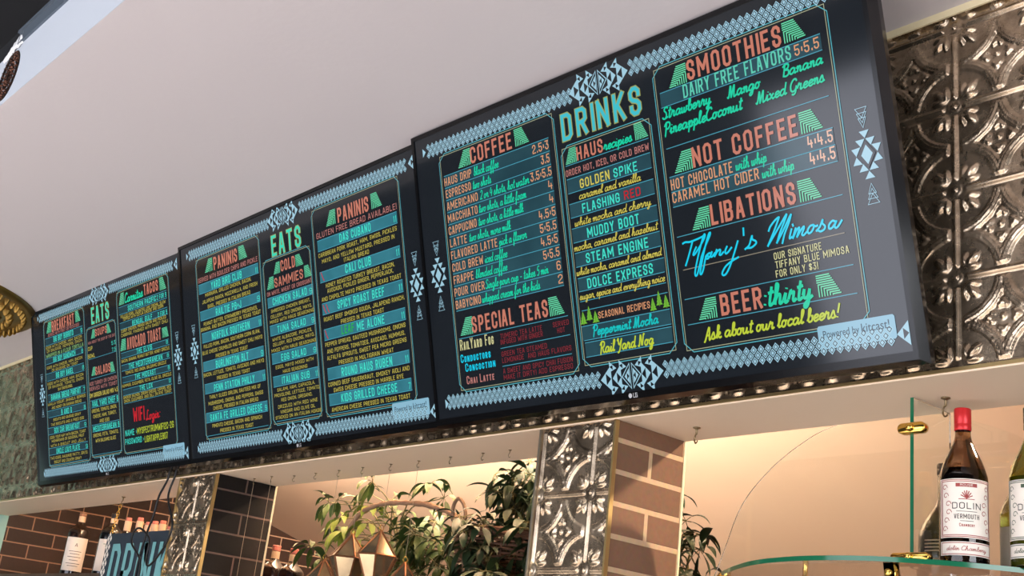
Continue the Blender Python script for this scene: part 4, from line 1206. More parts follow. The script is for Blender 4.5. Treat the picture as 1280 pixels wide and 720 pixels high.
COL['band'] = mat('lit_band', (17, 38, 45), 0.12, emit=(17, 38, 45), es=1.0, noise=(9, 0.5, (28, 54, 61)))
COL['bandb'] = mat('lit_band_bright', (26, 72, 82), 0.12, emit=(26, 72, 82), es=1.0, noise=(9, 0.5, (40, 92, 102)))
COL['dark'] = mat('lit_dark', (12, 15, 19), 0.10, emit=(12, 15, 19), es=1.0, noise=(5, 0.6, (17, 21, 25)))
M['logo'] = mat('grey_logo_print', (170, 172, 175), 0.4)

TPL = dict(col1=(0.1049, 0.487, 0.0765, 0.6314), col2=(0.4979, 0.7464, 0.0847, 0.5472), col3=(0.7638, 1.1557, 0.0796, 0.6353))
DREF = 0.0145


class Lit:
    """flat lit shapes on a display, gathered by colour"""
    def __init__(s):
        s.v, s.f, s.m, s.keys = [], [], [], []

    def poly(s, pts, col, layer=0):
        if col not in s.keys:
            s.keys.append(col)
        b0 = len(s.v)
        s.v += [(q[0], -(DREF + layer * 0.00012), q[1]) for q in pts]
        s.f.append(tuple(range(b0, b0 + len(pts))))
        s.m.append(s.keys.index(col))

    def stroke(s, pts, th, col, layer=0, cap=True):
        vs, fs = ribbon(pts, th, cap)
        if not vs:
            return
        if col not in s.keys:
            s.keys.append(col)
        b0 = len(s.v)
        s.v += [(q[0], -(DREF + layer * 0.00012), q[1]) for q in vs]
        for f in fs:
            s.f.append(tuple(i + b0 for i in f))
            s.m.append(s.keys.index(col))

    def tri(s, a, b, c_, col, layer=0, hole=None):
        s.poly([a, b, c_], col, layer)
        if hole:
            g = ((a[0] + b[0] + c_[0]) / 3, (a[1] + b[1] + c_[1]) / 3)
            s.poly([(g[0] - (q[0] - g[0]) * .45, g[1] - (q[1] - g[1]) * .45) for q in (a, b, c_)], hole, layer + 1)

    def build(s, name, parent, label=None):
        o = new_obj(name, s.v, s.f, None, parent, mats=[COL[k] for k in s.keys], fm=s.m)
        if label:
            o['label'] = label
        return o


def font_mesh(txt, size, m, name, parent, place, thick=0.0):
    cu = bpy.data.curves.new('lettering', 'FONT')
    cu.body = txt
    cu.size = size
    cu.extrude = thick
    to = bpy.data.objects.new('lettering_source', cu)
    C.objects.link(to)
    me = bpy.data.meshes.new_from_object(to)
    bpy.data.objects.remove(to)
    me.materials.clear()
    me.materials.append(m)
    for v in me.vertices:
        v.co = place(v.co.x, v.co.y, v.co.z)
    o = bpy.data.objects.new(name, me)
    C.objects.link(o)
    if parent:
        o.parent = parent
    return o


def font_width(txt):
    cu = bpy.data.curves.new('lettering', 'FONT')
    cu.body = txt
    cu.size = 1
    to = bpy.data.objects.new('lettering_source', cu)
    C.objects.link(to)
    me = bpy.data.meshes.new_from_object(to)
    bpy.data.objects.remove(to)
    xs = [v.co.x for v in me.vertices]
    bpy.data.meshes.remove(me)
    return min(xs), max(xs)


def diamond_band(L, s0, s1, t0, t1):
    n = int(round((s1 - s0) / 0.0155))
    px_ = (s1 - s0) / n
    for k in range(n + 1):
        for row in (-1, 0, 1):
            if row == 0 and k == n:
                continue
            s = s0 + k * px_ + (px_ / 2 if row == 0 else 0)
            t = t0 + (t1 - t0) * (s - s0) / (s1 - s0) + row * 0.0098
            for r_, c_, ly in ((0.0070, 'dia', 3), (0.0049, 'dark', 4), (0.0033, 'dia', 5)):
                L.poly([(s - r_, t), (s, t - r_ * 1.10), (s + r_, t), (s, t + r_ * 1.10)], c_, ly)


def centre_motif(L, s, t):
    for m in (-1, 1):
        X = lambda x: s + m * x
        L.tri((X(.081), t), (X(.052), t + .025), (X(.052), t - .025), 'dia', 3, 'dark')
        L.tri((X(.049), t), (X(.026), t + .024), (X(.026), t - .024), 'dia', 3, 'dark')
        for v in (-1, 1):
            L.tri((X(.055), t + v * .034), (X(.055), t + v * .013), (X(.037), t + v * .019), 'dia', 3, 'dark')
            L.tri((X(.029), t + v * .034), (X(.029), t + v * .013), (X(.011), t + v * .019), 'dia', 3, 'dark')
        L.stroke([(X(.003), t + .024), (X(.024), t), (X(.003), t - .024), (X(.003), t + .024)], .0022, 'dia', 4, False)
        L.tri((X(.018), t), (X(.005), t + .015), (X(.005), t - .015), 'dia', 3, 'dark')


def side_motif(L, s, t):
    k = 1.0
    def tr(x, y, w, h, d):   # triangle with flat side w centred at x,y; d=+1 apex up
        L.tri((s + x - w / 2, t + y), (s + x + w / 2, t + y), (s + x, t + y + d * h), 'dia', 3)
    for v in (1, -1):
        tr(0, v * .0400, .018, .0125, -v)
        tr(-.0092, v * .0265, .0170, .0125, -v)
        tr(.0092, v * .0265, .0170, .0125, -v)
        for m in (-1, 1):
            L.tri((s + m * .0270, t + v * .0135), (s + m * .0100, t + v * .0145), (s + m * .0195, t + v * .0005), 'dia', 3)
    L.poly([(s, t + .0235), (s + .0155, t), (s, t - .0235), (s - .0155, t)], 'dark', 4)
    L.poly([(s, t + .0165), (s + .0105, t), (s, t - .0165), (s - .0105, t)], 'dia', 5)


def arrows(L, s, t, d):
    for k in range(3):
        w, y = .0105 - .0018 * k, d * (.0130 - .0085 * k)
        L.stroke([(s - w, t + y), (s + w, t + y), (s, t + y - d * .0165), (s - w, t + y)], .0011, 'dia', 3, False)


def stripes(L, side, x0, xr, xt, y0, y1):
    """pyramid flank of nested stripes; x0 bottom of slanted edge, xt its top, xr upright edge"""
    H = y1 - y0
    sx = lambda y: x0 + (xt - x0) * (y - y0) / H
    n = 10
    th = H / n * 0.56
    W = xr - x0
    for k in range(n):
        y = y1 - (k + .5) * H / n
        if k < 4:
            L.stroke([(sx(y), y), (xr, y)] , th, 'mint', 2, False)
        else:
            xe = xr - (k - 4 + .5) * W * 0.115
            L.stroke([(sx(y), y), (xe, y), (xe, y0)], th, 'mint', 2, False)


def column_box(L, x0, x1, t0, t1):
    c_ = 0.020
    oct_ = [(x0 + c_, t0), (x1 - c_, t0), (x1, t0 + c_ * .9), (x1, t1 - c_ * .9), (x1 - c_, t1), (x0 + c_, t1), (x0, t1 - c_ * .9), (x0, t0 + c_ * .9), (x0 + c_, t0)]
    L.stroke(oct_, .0016, 'boxt', 2)
    g = 0.0042
    L.stroke([(x0 + g, t0 + g), (x1 - g, t0 + g), (x1 - g, t1 - g), (x0 + g, t1 - g), (x0 + g, t0 + g)], .0013, 'boxc', 2)


def display(i, frame, label):
    o_, u, v, n, W, H = frame
    root = thing('menu_screen', label, 'screen', o_, 'menu screens mounted above the bar')
    Mx = Matrix(((u[0], -n[0], v[0]), (u[1], -n[1], v[1]), (u[2], -n[2], v[2])))
    root.rotation_euler = Mx.to_euler()
    ks, ds, kt, dt = ((1.002, .024, 1.0118, -.0085), (1.0149, .0119, 1.0063, -.0065), (.984, 0, .984, 0))[i]
    fx, fz = (lambda s: s * ks + ds), (lambda t: t * kt + dt)
    dx0, dx1, dz0, dz1 = .0200, W - .0190, .0225, H - .0175
    # bevelled edge and flat bezel
    ring = lambda xa, za, xb, zb, y: [(xa, y, za), (xb, y, za), (xb, y, zb), (xa, y, zb)]
    c_ = .0105
    q = [(0, 1, 5, 4), (1, 2, 6, 5), (2, 3, 7, 6), (3, 0, 4, 7)]
    e = MB().add(ring(0, 0, W, H, .012) + ring(0, 0, W, H, 0), q)
    e.add(ring(0, 0, W, H, 0) + ring(c_, c_ * .8, W - c_, H - c_ * .8, -.0165), q)
    e.build('bevelled_edge', M['black_edge'], root)
    bz = MB().add(ring(c_, c_ * .8, W - c_, H - c_ * .8, -.0165) + ring(dx0, dz0, dx1, dz1, -.0165), q)
    bz.add(ring(dx0, dz0, dx1, dz1, -.0165) + ring(dx0, dz0, dx1, dz1, -.0120), q)
    bezel = bz.build('bezel', M['black_plastic'], root)
    hb = MB().box(.02, .0005, .02, W - .02, .02, H - .02).box(.12, .02, .10, W - .12, .052, H * .62)
    hb.build('rear_housing', M['housing'], root)
    # wall mount: plate on the wall with two arms to the housing, following the tilt
    for xx in (W * .38, W * .62):
        arm = MB().box(xx - .015, .052, .14, xx + .015, .066, .40)
        arm.box(xx - .012, .058, .15, xx + .012, .074, .19)
        arm.build('mount_bracket', M['housing'], root)
    dp = MB().add([(dx0 - .001, -.0138, dz0 - .001), (dx1 + .001, -.0138, dz0 - .001), (dx1 + .001, -.0138, dz1 + .001), (dx0 - .001, -.0138, dz1 + .001)], [(0, 1, 2, 3)])
    panel = dp.build('display_panel', COL['dark'], root)
    # border pattern, column outlines
    L = Lit()
    for s0, s1, t0, t1 in ((.0705, .5400, .6515, .6480), (.7120, 1.1860, .6560, .6500), (.0630, .5350, .0585, .0556), (.7120, 1.1870, .0560, .0536)):
        diamond_band(L, fx(s0), fx(s1), fz(t0), fz(t1))
    centre_motif(L, fx(.6216), fz(.6530))
    centre_motif(L, fx(.6236), fz(.0542))
    for s in (.0662, 1.1921):
        side_motif(L, fx(s), fz(.3550))
        arrows(L, fx(s), fz(.4215), 1)
        arrows(L, fx(s), fz(.2850), -1)
    for s, t, d in ((.0490, .652, 1), (.0490, .0560, 1), (1.2215, .650, -1), (1.2215, .0530, -1)):
        w = .011 if d > 0 else .021
        L.tri((fx(s), fz(t) + w * .95), (fx(s), fz(t) - w * .95), (fx(s) + d * w * (1 if d > 0 else 1.05), fz(t)), 'dia', 3, 'dark' if d < 0 else None)
    L.build('border_pattern', panel, 'pale blue woven border of diamonds and triangles')
    L = Lit()
    for c3 in TPL.values():
        column_box(L, fx(c3[0]), fx(c3[1]), fz(c3[2]), fz(c3[3]))
    L.build('column_outlines', panel)
    # the notice in the lower right corner
    L = Lit()
    x0, x1, z0, z1, r_ = fx(1.0530), fx(1.1990), fz(.0470), fz(.0870), .003
    L.poly([(x0 + r_, z0), (x1 - r_, z0), (x1, z0 + r_), (x1, z1 - r_), (x1 - r_, z1), (x0 + r_, z1), (x0, z1 - r_), (x0, z0 + r_)], 'powd', 2.6)
    nb = L.build('notice_box', panel, 'pale blue translucent looking notice box')
    for txt, s0, s1, t in (('Powered by', 1.0634, 1.1325, .0655), ('kitcast!', 1.1370, 1.1885, .0655)):
        a, b = font_width(txt)
        sz = (s1 - s0) * ks / (b - a)
        zz = sz * (1.25 if txt[0] == 'P' else 1.12)
        font_mesh(txt, 1, COL['ink'], 'notice_lettering', nb, lambda x, y, z, a=a, sz=sz, s0=s0, t=t, zz=zz: ((fx(s0) + (x - a) * sz), -(DREF + .0009), fz(t) + y * zz))
    # maker's mark on the lower bezel
    lg = MB()
    cx, cz, rr = fx(.6165), .0152, .0046
    lg.add([(cx + rr * math.cos(t), -.0167, cz + rr * math.sin(t)) for t in [2 * math.pi * j / 16 for j in range(16)]], [tuple(range(16))])
    for pl in ([(.6245, .0212), (.6245, .0134), (.6283, .0134)], [(.6345, .0205), (.6300, .0212), (.6300, .0134), (.6345, .0134), (.6345, .0172), (.6322, .0172)]):
        vs, fs = ribbon([(fx(p_[0]), p_[1] - .002) for p_ in pl], .0012)
        lg.add([(p_[0], -.0167, p_[1]) for p_ in vs], fs)
    lg.build('maker_mark', M['logo'], bezel)
    # the menu text, one part per block
    secs = {}
    for e in MENU:
        if e[1] == i:
            secs.setdefault(e[2], []).append(e)
    for sec, es in secs.items():
        L = Lit()
        for e in es:
            if e[0] == 'T':
                _, _, _, st, col, txt, s0, s1, base, cap = e
                pls, th = lay_text(txt, st, s0, s1, base, cap)
                if st == 'x':
                    for pl in pls:
                        L.stroke(pl, th * 1.15, 'gold', 3)
                    for pl in pls:
                        L.stroke(pl, th * .72, 'cy2' if i == 2 else 'ets', 4, True)
                else:
                    for pl in pls:
                        L.stroke(pl, th, col, 3, st not in 'sS')
            elif e[0] == 'L':
                L.stroke([(e[4], e[6]), (e[5], e[6])], .0014, e[3], 2, False)
            elif e[0] == 'B':
                L.poly([(e[3], e[5]), (e[4], e[5]), (e[4], e[6]), (e[3], e[6])], 'bandb' if i == 1 else 'band', 1)
            elif e[0] == 'O':
                stripes(L, *e[3:])
            elif e[0] == 'K':
                L.stroke([tuple(q_) for q_ in smooth_path(e[4], 4)], .0036, e[3], 4)
            elif e[0] == 'F':
                s, t, w, h = e[3:]
                L.poly([(s - w * .08, t), (s + w * .08, t), (s + w * .06, t + h * .3), (s - w * .06, t + h * .3)], 'trunk', 2.5)
                for j in range(4):
                    y0, ww = t + h * (.08 + .2 * j), w * (.5 - .105 * j)
                    L.tri((s - ww, y0), (s + ww, y0), (s, y0 + h * (.42 if j < 3 else .32)), 'tree', 3)
                L.stroke([(s, t + h * .1), (s, t + h * .8)], w * .05, 'trunk', 4)
            elif e[0] == 'C':
                s, t = e[3:]
                L.stroke([(s - .004, t + .012), (s + .002, t - .002), (s + .007, t - .010)], .0030, 'chili', 4)
        L.build(sec.replace(' ', '_') + '_text', panel)
    return root


FR = [[[-3.4928, -0.0703, 0.0128], [0.9999, 0.017, 0.0], [0.0047, -0.2778, 0.9606], [0.0164, -0.9605, -0.2779], 1.279, 0.7051], [[-2.1974, -0.0694, 0.006], [1.0, 0.0041, 0.0], [0.0011, -0.2758, 0.9612], [0.0039, -0.9612, -0.2758], 1.281, 0.698], [[-0.9153, -0.0965, -0.0027], [0.9997, 0.0252, 0.0], [0.0071, -0.2795, 0.9601], [0.0242, -0.9598, -0.2796], 1.2229, 0.695]]
display(0, FR[0], 'black menu screen farthest left, headed EATS with breakfast, tacos and WIFI login')
display(1, FR[1], 'middle black menu screen headed EATS with two columns of paninis')
display(2, FR[2], 'largest, nearest black menu screen headed DRINKS with coffee, smoothies and beer')

# ------------------------------------------------------------------ gold ceiling medallion and bronze ornament
def ornate_disc(name, label, cat, loc, rot, Rr, m, rosettes, kind):
    t = thing(name, label, cat, loc)
    t.rotation_euler = rot
    k = Rr
    prof = [(0, .040), (.05, .042), (.09, .030), (.12, .020), (.20, .014), (.30, .018), (.42, .012), (.50, .016), (.56, .010), (.62, .013), (.78, .012), (.82, .020), (.86, .022), (.90, .014), (.94, .020), (.97, .020), (1.0, .006), (1.0, 0)]
    MB().lathe([(r * k, z * k * 1.3) for r, z in prof], n=72).build('disc', m, t, True)
    b = MB()
    for ring, n, rr, w in ((.24, 10, .055, .03), (.36, 16, .05, .03), (.54, 20, .055, .028), (.655, rosettes, .040, .034), (.745, rosettes, .052, .036), (.84, rosettes * 2, .030, .034), (.925, rosettes * 3, .022, .030)):
        for j in range(n):
            a = 2 * math.pi * (j + .5 * (ring > .5)) / n
            cx, cy = ring * k * math.cos(a), ring * k * math.sin(a)
            vs, fs = [], []
            for lv, (q, h) in enumerate(((1.0, .0), (.78, .55), (.4, .9), (.05, 1.0))):
                for s in range(10):
                    tt = 2 * math.pi * s / 10
                    dx, dy = rr * k * q * math.cos(tt), rr * .55 * k * q * math.sin(tt) * (1 + .25 * math.cos(2 * tt))
                    vs.append((cx + dx * math.cos(a) - dy * math.sin(a), cy + dx * math.sin(a) + dy * math.cos(a), .02 * k + w * k * h * 1.4))
            for lv in range(3):
                for s in range(10):
                    fs.append((lv * 10 + s, lv * 10 + (s + 1) % 10, lv * 10 + 10 + (s + 1) % 10, lv * 10 + 10 + s))
            fs.append(tuple(range(30, 40)))
            b.add(vs, fs)
    b.build('relief_leaves', M['copper'] if kind else m, t, True)
    return t


M['old_gold'] = mat('old_gold_leaf', (160, 126, 62), 0.38, 0.85, noise=(9, 0.6, (104, 80, 38)))
M['copper'] = mat('worn_copper_relief', (92, 62, 50), 0.3, 0.85)
M['bronze'] = mat('dark_bronze', (58, 42, 36), 0.35, 0.8, noise=(20, 0.5, (30, 26, 26)))
ornate_disc('ceiling_medallion', 'ornate gold round medallion on the ceiling at the left edge', 'medallion', (-3.736, -0.827, TOP), (math.pi, 0, 0), 0.631, M['old_gold'], 26, 0)
ornate_disc('round_ornament', 'small dark bronze round ornament on the white bulkhead, upper left corner', 'ornament', (-1.625, -1.027, 0.746), (math.pi / 2, 0, 0), 0.069, M['bronze'], 12, 1)


# ------------------------------------------------------------------ cup hooks under the soffit
def hook_mesh():
    b = MB()
    b.lathe([(0, 0), (.008, 0), (.008, -.002), (.003, -.004), (.0022, -.006), (.0022, -.014)], n=12)
    pts = [(0, 0, -.012)]
    for j in range(10):
        a = R(90) - j * R(26)
        pts.append((.0085 * math.cos(a) * -1, 0, -.0235 + .0095 * math.sin(a)))
    b.tube(smooth_path(pts, 2), .0017, 6)
    return b


hk0 = hook_mesh().build('cup_hook', M['steel_hook'], smooth=True)
hk0.location = (-3.158, .127, -.003)
tag(hk0, 'cup hook under the soffit holding the chain of the dark sign', 'hook', 'cup hooks under the soffit')
row = [(-2.112, 'cup hook nearest the black brick pillar, a thread hanging from it'), (-2.006, 'cup hook second from the black brick pillar, with a thread'),
       (-1.906, 'empty cup hook third from the black brick pillar'), (-1.785, 'empty cup hook fourth from the black brick pillar'),
       (-1.661, 'cup hook holding the leftmost of the faceted lanterns'), (-1.540, 'cup hook holding the second faceted lantern from the left'),
       (-1.405, 'cup hook holding the third, lowest-left-centre faceted lantern'), (-1.279, 'cup hook holding the rightmost faceted lantern'),
       (-1.144, 'empty cup hook third to the left of the tin and brown brick pillar'), (-1.014, 'empty cup hook second to the left of the brown brick pillar'),
       (-.912, 'empty cup hook over the dark plant, nearest left of the brown brick pillar'),
       (-.328, 'cup hook on the soffit just right of the brown brick pillar'), (.225, 'cup hook on the soffit right above the red-capped bottle')]
row[6] = (-1.405, 'cup hook holding the third faceted lantern from the left')
for x, lab in row:
    o = hk0.copy()
    C.objects.link(o)
    o.location = (x, .118, -.003)
    o.rotation_euler = (0, 0, rng.uniform(-.5, .5))
    if x < -2:
        o.location.y = .098
    if x < -.5:
        o.scale = (.55, .55, .55)
    o['label'] = lab

M['thread'] = mat('pale_thread', (150, 132, 108), 0.7)
for x, lab in ((-2.112, 'thin pale thread hanging along the black brick pillar, left one'), (-2.006, 'thin pale thread hanging beside the black brick pillar, right one')):
    t = MB().tube([(0, 0, 0), (0, 0, -.2), (0, 0, -.41)], .0006, 5).build('hanging_thread', M['thread'])
    t.location = (x, .098, -.019)
    tag(t, lab, 'thread', 'threads hanging from the hooks')


# ------------------------------------------------------------------ faceted lanterns
M['lantern_glass'] = mat('antique_mirror_glass', (190, 170, 136), 0.16, 0.85, noise=(14, 0.5, (96, 86, 74)))
M['lantern_edge'] = mat('copper_came', (128, 84, 56), 0.4, 0.8)


def lantern(x, y, ztop, rw, h1, h2, rz, label):
    t = thing('faceted_lantern', label, 'lantern', (x, y, ztop), 'faceted glass lanterns hanging from the hooks')
    n = 6
    ringv = [Vector((rw * math.cos(2 * math.pi * k / n + rz), rw * math.sin(2 * math.pi * k / n + rz), -h1)) for k in range(n)]
    top, bot = Vector((0, 0, 0)), Vector((0, 0, -h1 - h2))
    vs = [top, bot] + ringv
    fs = []
    for k in range(n):
        j = (k + 1) % n
        fs += [(0, 2 + k, 2 + j), (1, 2 + j, 2 + k)]
    new_obj('glass_panels', vs, fs, M['lantern_glass'], t)
    e = MB()
    for k in range(n):
        for a, b in ((top, ringv[k]), (bot, ringv[k]), (ringv[k], ringv[(k + 1) % n])):
            e.tube([a, b], .0026, 5)
    e.build('metal_edges', M['lantern_edge'], t)
    r = MB().tube([(0, .007 * math.cos(a), .006 + .007 * math.sin(a)) for a in [2 * math.pi * k / 12 for k in range(13)]], .0012, 5)
    r.build('top_ring', M['brass'], t)
    MB().tube([(0, 0, .012), (0, 0, -ztop - .019)], .0005, 5).build('hanging_thread', M['thread'], t)
    return t


lantern(-1.405, .118, -.181, .056, .068, .125, .35, 'faceted mirror-glass lantern third from left, hanging highest')
lantern(-1.540, .118, -.188, .056, .066, .125, .75, 'faceted mirror-glass lantern second from left, beside the tallest one')
lantern(-1.661, .118, -.255, .054, .066, .110, .2, 'leftmost and lowest faceted mirror-glass lantern')
lantern(-1.279, .118, -.266, .054, .066, .100, .6, 'rightmost faceted lantern, only its peak showing under the leaves')


# ------------------------------------------------------------------ plants
def leaf_mat(name, c1, c2):
    m = mat(name, c1, 0.5, spec=0.3, noise=(30, 0.7, c2))
    return m


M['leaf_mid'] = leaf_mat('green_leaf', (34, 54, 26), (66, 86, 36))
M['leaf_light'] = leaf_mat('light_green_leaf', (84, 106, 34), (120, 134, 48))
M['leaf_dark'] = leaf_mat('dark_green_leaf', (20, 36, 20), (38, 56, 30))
M['stem'] = mat('green_brown_stem', (96, 88, 48), 0.7)
M['branch'] = mat('dry_brown_branch', (140, 112, 88), 0.8, noise=(25, 0.6, (104, 80, 60)), bump=(60, .5))
M['wicker'] = mat('brown_wicker', (124, 88, 66), 0.7, noise=(40, 0.6, (84, 58, 44)))
M['pot'] = mat('terracotta_pot', (150, 92, 66), 0.8)


def leaflet(b, base, direction, length, width, droop, twist):
    d = Vector(direction).normalized()
    side = d.cross(Vector((0, 0, 1)))
    if side.length < .05:
        side = Vector((1, 0, 0))
    side = (Matrix.Rotation(twist, 3, d) @ side.normalized())
    n = 7
    vs, fs = [], []
    p_ = Vector(base)
    for k in range(n + 1):
        t = k / n
        w = width * .5 * (math.sin(math.pi * min(1, t * 1.02)) ** .8) * (1.15 - .35 * t) if 0 < k < n else .0004
        nrm = side.cross(d).normalized()
        vs += [p_ - side * w + nrm * w * .28, p_, p_ + side * w + nrm * w * .28]
        d = (d + Vector((0, 0, -droop / n))).normalized()
        p_ = p_ + d * (length / n)
    for k in range(n):
        a = k * 3
        fs += [(a, a + 3, a + 4, a + 1), (a + 1, a + 4, a + 5, a + 2)]
    b.add(vs, fs)


def whorl(b, st, c_, axis, n, length, r):
    ax = Vector(axis).normalized()
    o1 = ax.orthogonal().normalized()
    o2 = ax.cross(o1)
    for k in range(n):
        a = 2 * math.pi * k / n + r.uniform(-.25, .25)
        d = (o1 * math.cos(a) + o2 * math.sin(a)) * .9 + ax * r.uniform(.1, .45) + Vector((0, 0, -.25))
        s0 = Vector(c_)
        s1 = s0 + d.normalized() * length * .22
        st.tube([s0, s1], .0011, 4, False)
        leaflet(b, s1, d, length * r.uniform(.8, 1.12), length * r.uniform(.27, .36), r.uniform(.9, 1.8), r.uniform(-.5, .5))


def plant(name, label, root, whorls, m, seed, length, pot=True, mats2=None, wh2=()):
    r = random.Random(seed)
    t = thing(name, label, 'plant', root)
    rx, ry, rz_ = root
    st, b, b2 = MB(), MB(), MB()
    if pot:
        MB().lathe([(0, 0), (.055, 0), (.075, .11), (.082, .112), (.082, .135), (.072, .135), (.066, .12), (0, .115)], n=28).build('pot', M['pot'], t, True)
    z0 = .115 if pot else .05
    for lst, bb in ((whorls, b), (wh2, b2)):
        for (x, y, z) in lst:
            e = Vector((x - rx, y - ry, z - rz_))
            s = Vector((r.uniform(-.03, .03), r.uniform(-.03, .03), z0))
            mid = s.lerp(e, .55) + Vector((r.uniform(-.03, .03) - .25 * (e.x - s.x), 0, .05 + .05 * r.random()))
            pth = smooth_path([s, mid, e], 6)
            st.tube(pth, [.003 - .0017 * k / len(pth) for k in range(len(pth))], 5)
            ax = Vector((e.x * .6 + r.uniform(-.2, .2), r.uniform(-.5, .1), .25 + r.uniform(-.3, .4)))
            whorl(bb, st, e, ax, r.choice((6, 7, 7, 8)), length * r.uniform(.85, 1.15), r)
    st.build('stems', M['stem'], t, True)
    o = b.build('foliage', m, t, True)
    if wh2:
        b2.build('foliage', mats2, t, True)['label'] = 'lighter yellow-green leaves'
    return t


rr = random.Random(11)
W1 = [(-2.08, .36, -.03), (-2.00, .34, -.03), (-1.90, .38, .00), (-1.80, .33, .015), (-1.72, .36, -.035), (-1.52, .34, -.005), (-1.47, .36, -.045), (-2.13, .35, -.17), (-2.10, .38, -.21),
      (-1.97, .40, -.18), (-1.66, .40, -.13), (-1.58, .42, -.10), (-1.55, .33, -.15), (-1.46, .34, -.17), (-1.41, .34, -.20), (-1.62, .40, -.20), (-1.50, .40, -.23), (-1.74, .42, -.16), (-1.39, .36, -.27), (-1.60, .36, -.27), (-1.83, .40, -.26), (-1.70, .38, -.08)]
W1b = [(-1.95, .33, -.09), (-1.90, .32, -.13), (-1.84, .33, -.17), (-1.80, .34, -.11), (-1.98, .36, -.13), (-1.88, .36, -.21), (-1.76, .32, -.20), (-1.93, .33, -.23), (-1.68, .33, -.23), (-1.80, .33, -.06)]
W2 = [(-1.36 + .0, .42, .025), (-1.25, .42, .030), (-1.19, .40, .045), (-1.13, .44, .02), (-1.22, .38, -.03), (-1.14, .40, -.05), (-1.30, .42, -.03), (-1.27, .40, -.08), (-1.20, .36, -.09), (-1.12, .40, -.10), (-1.34, .44, -.12), (-1.26, .36, -.13),
      (-1.18, .34, -.15), (-1.10, .38, -.16), (-1.31, .36, -.17), (-1.22, .32, -.19), (-1.14, .34, -.21), (-1.27, .32, -.23), (-1.18, .30, -.26), (-1.10, .36, -.25), (-1.31, .33, -.27), (-1.22, .30, -.30), (-1.05, .40, -.12), (-1.04, .40, -.22), (-1.16, .42, -.02), (-1.08, .42, -.06), (-1.13, .36, -.13), (-1.08, .36, -.30)]
W2 = [(x + .03, y, z) for x, y, z in W2]
W2 += [(rr.uniform(-1.26, -1.04), rr.uniform(.22, .30), rr.uniform(-.34, -.12)) for k in range(22)]
W2 += [(rr.uniform(-1.24, -1.02), rr.uniform(.34, .46), rr.uniform(-.22, .0)) for k in range(18)]
W1 += [(rr.uniform(-2.0, -1.40), rr.uniform(.34, .46), rr.uniform(-.30, -.10)) for k in range(22)]

plant('umbrella_plant', 'wide leafy umbrella plant behind the hanging lanterns, left of the basket', (-1.72, .42, -.43), W1, M['leaf_mid'], 3, .070, True, M['leaf_light'], W1b)
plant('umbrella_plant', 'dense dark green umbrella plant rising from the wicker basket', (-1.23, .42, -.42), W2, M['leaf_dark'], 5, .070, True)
W3 = [(-.66, .42, -.075), (-.61, .42, -.13), (-.60, .40, -.17), (-.56, .42, -.165), (-.545, .40, -.20), (-.60, .38, -.22), (-.56, .38, -.25), (-.65, .42, -.20), (-.53, .40, -.27), (-.67, .42, -.14), (-.70, .44, -.22), (-.62, .38, -.28)]
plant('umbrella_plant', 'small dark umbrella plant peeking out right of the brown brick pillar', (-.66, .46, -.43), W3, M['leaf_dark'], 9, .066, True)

# wicker basket holding the dark plant
t = thing('wicker_basket', 'brown wicker basket half hidden by the dark plant', 'basket', (-1.23, .42, -.43))
b = MB()
NB = 40
for lv in range(24):
    z = .012 + lv * .0108
    rad = .105 + .045 * (z / .27)
    pts = []
    for k in range(NB + 1):
        a = 2 * math.pi * k / NB
        rr_ = rad + .004 * (1 if (k + lv) % 2 else -1)
        pts.append((rr_ * math.cos(a), rr_ * math.sin(a), z))
    b.tube(pts, .0042, 5, False)
b.build('woven_wall', M['wicker'], t, True)
b = MB()
for k in range(NB // 2):
    a = 2 * math.pi * (2 * k + .5) / NB
    b.tube([(.105 * math.cos(a), .105 * math.sin(a), 0), (.150 * math.cos(a), .150 * math.sin(a), .272)], .003, 5)
b.build('stakes', M['wicker'], t, True)
b = MB()
for dz, ph in ((0, 0), (.006, 1), (-.006, 2)):
    b.tube([((.152 + .004 * math.sin(9 * a + ph)) * math.cos(a), (.152 + .004 * math.sin(9 * a + ph)) * math.sin(a), .272 + dz) for a in [2 * math.pi * k / 60 for k in range(61)]], .0055, 6, False)
b.build('braided_rim', M['wicker'], t, True)
MB().lathe([(0, 0.001), (.104, 0.001), (.104, .006), (0, .006)], n=32).build('base', M['wicker'], t)
hp = [(-1.325, .30, -.150), (-1.318, .28, -.100), (-1.289, .27, -.074), (-1.262, .27, -.089), (-1.247, .27, -.120), (-1.245, .265, -.155), (-1.233, .262, -.205), (-1.222, .262, -.240), (-1.228, .28, -.300), (-1.21, .29, -.38)]
h = MB().tube(smooth_path([(x + 1.23, y - .42, z + .43) for x, y, z in hp], 6), .0052, 8)
h.build('twig_handle', M['branch'], t, True)

# arched branch
bp_ = [(-1.868, .30, -.428), (-1.862, .30, -.30), (-1.852, .30, -.20), (-1.838, .30, -.130), (-1.806, .30, -.095), (-1.751, .30, -.074), (-1.692, .30, -.065), (-1.614, .30, -.064), (-1.537, .30, -.069), (-1.453, .30, -.079), (-1.387, .30, -.095), (-1.332, .30, -.112), (-1.290, .295, -.135), (-1.262, .285, -.165), (-1.250, .272, -.200)]
pth = smooth_path([(x + 1.868, y - .30, z + .43) for x, y, z in bp_], 5)
o = MB().tube(pth, [.0075 + .0012 * math.sin(k * 1.7) + .0008 * math.sin(k * .6) for k in range(len(pth))], 8).build('arched_branch', M['branch'], smooth=True)
o.location = (-1.868, .30, -.43)
tag(o, 'bare brown branch bent in an arch over the lanterns', 'branch')

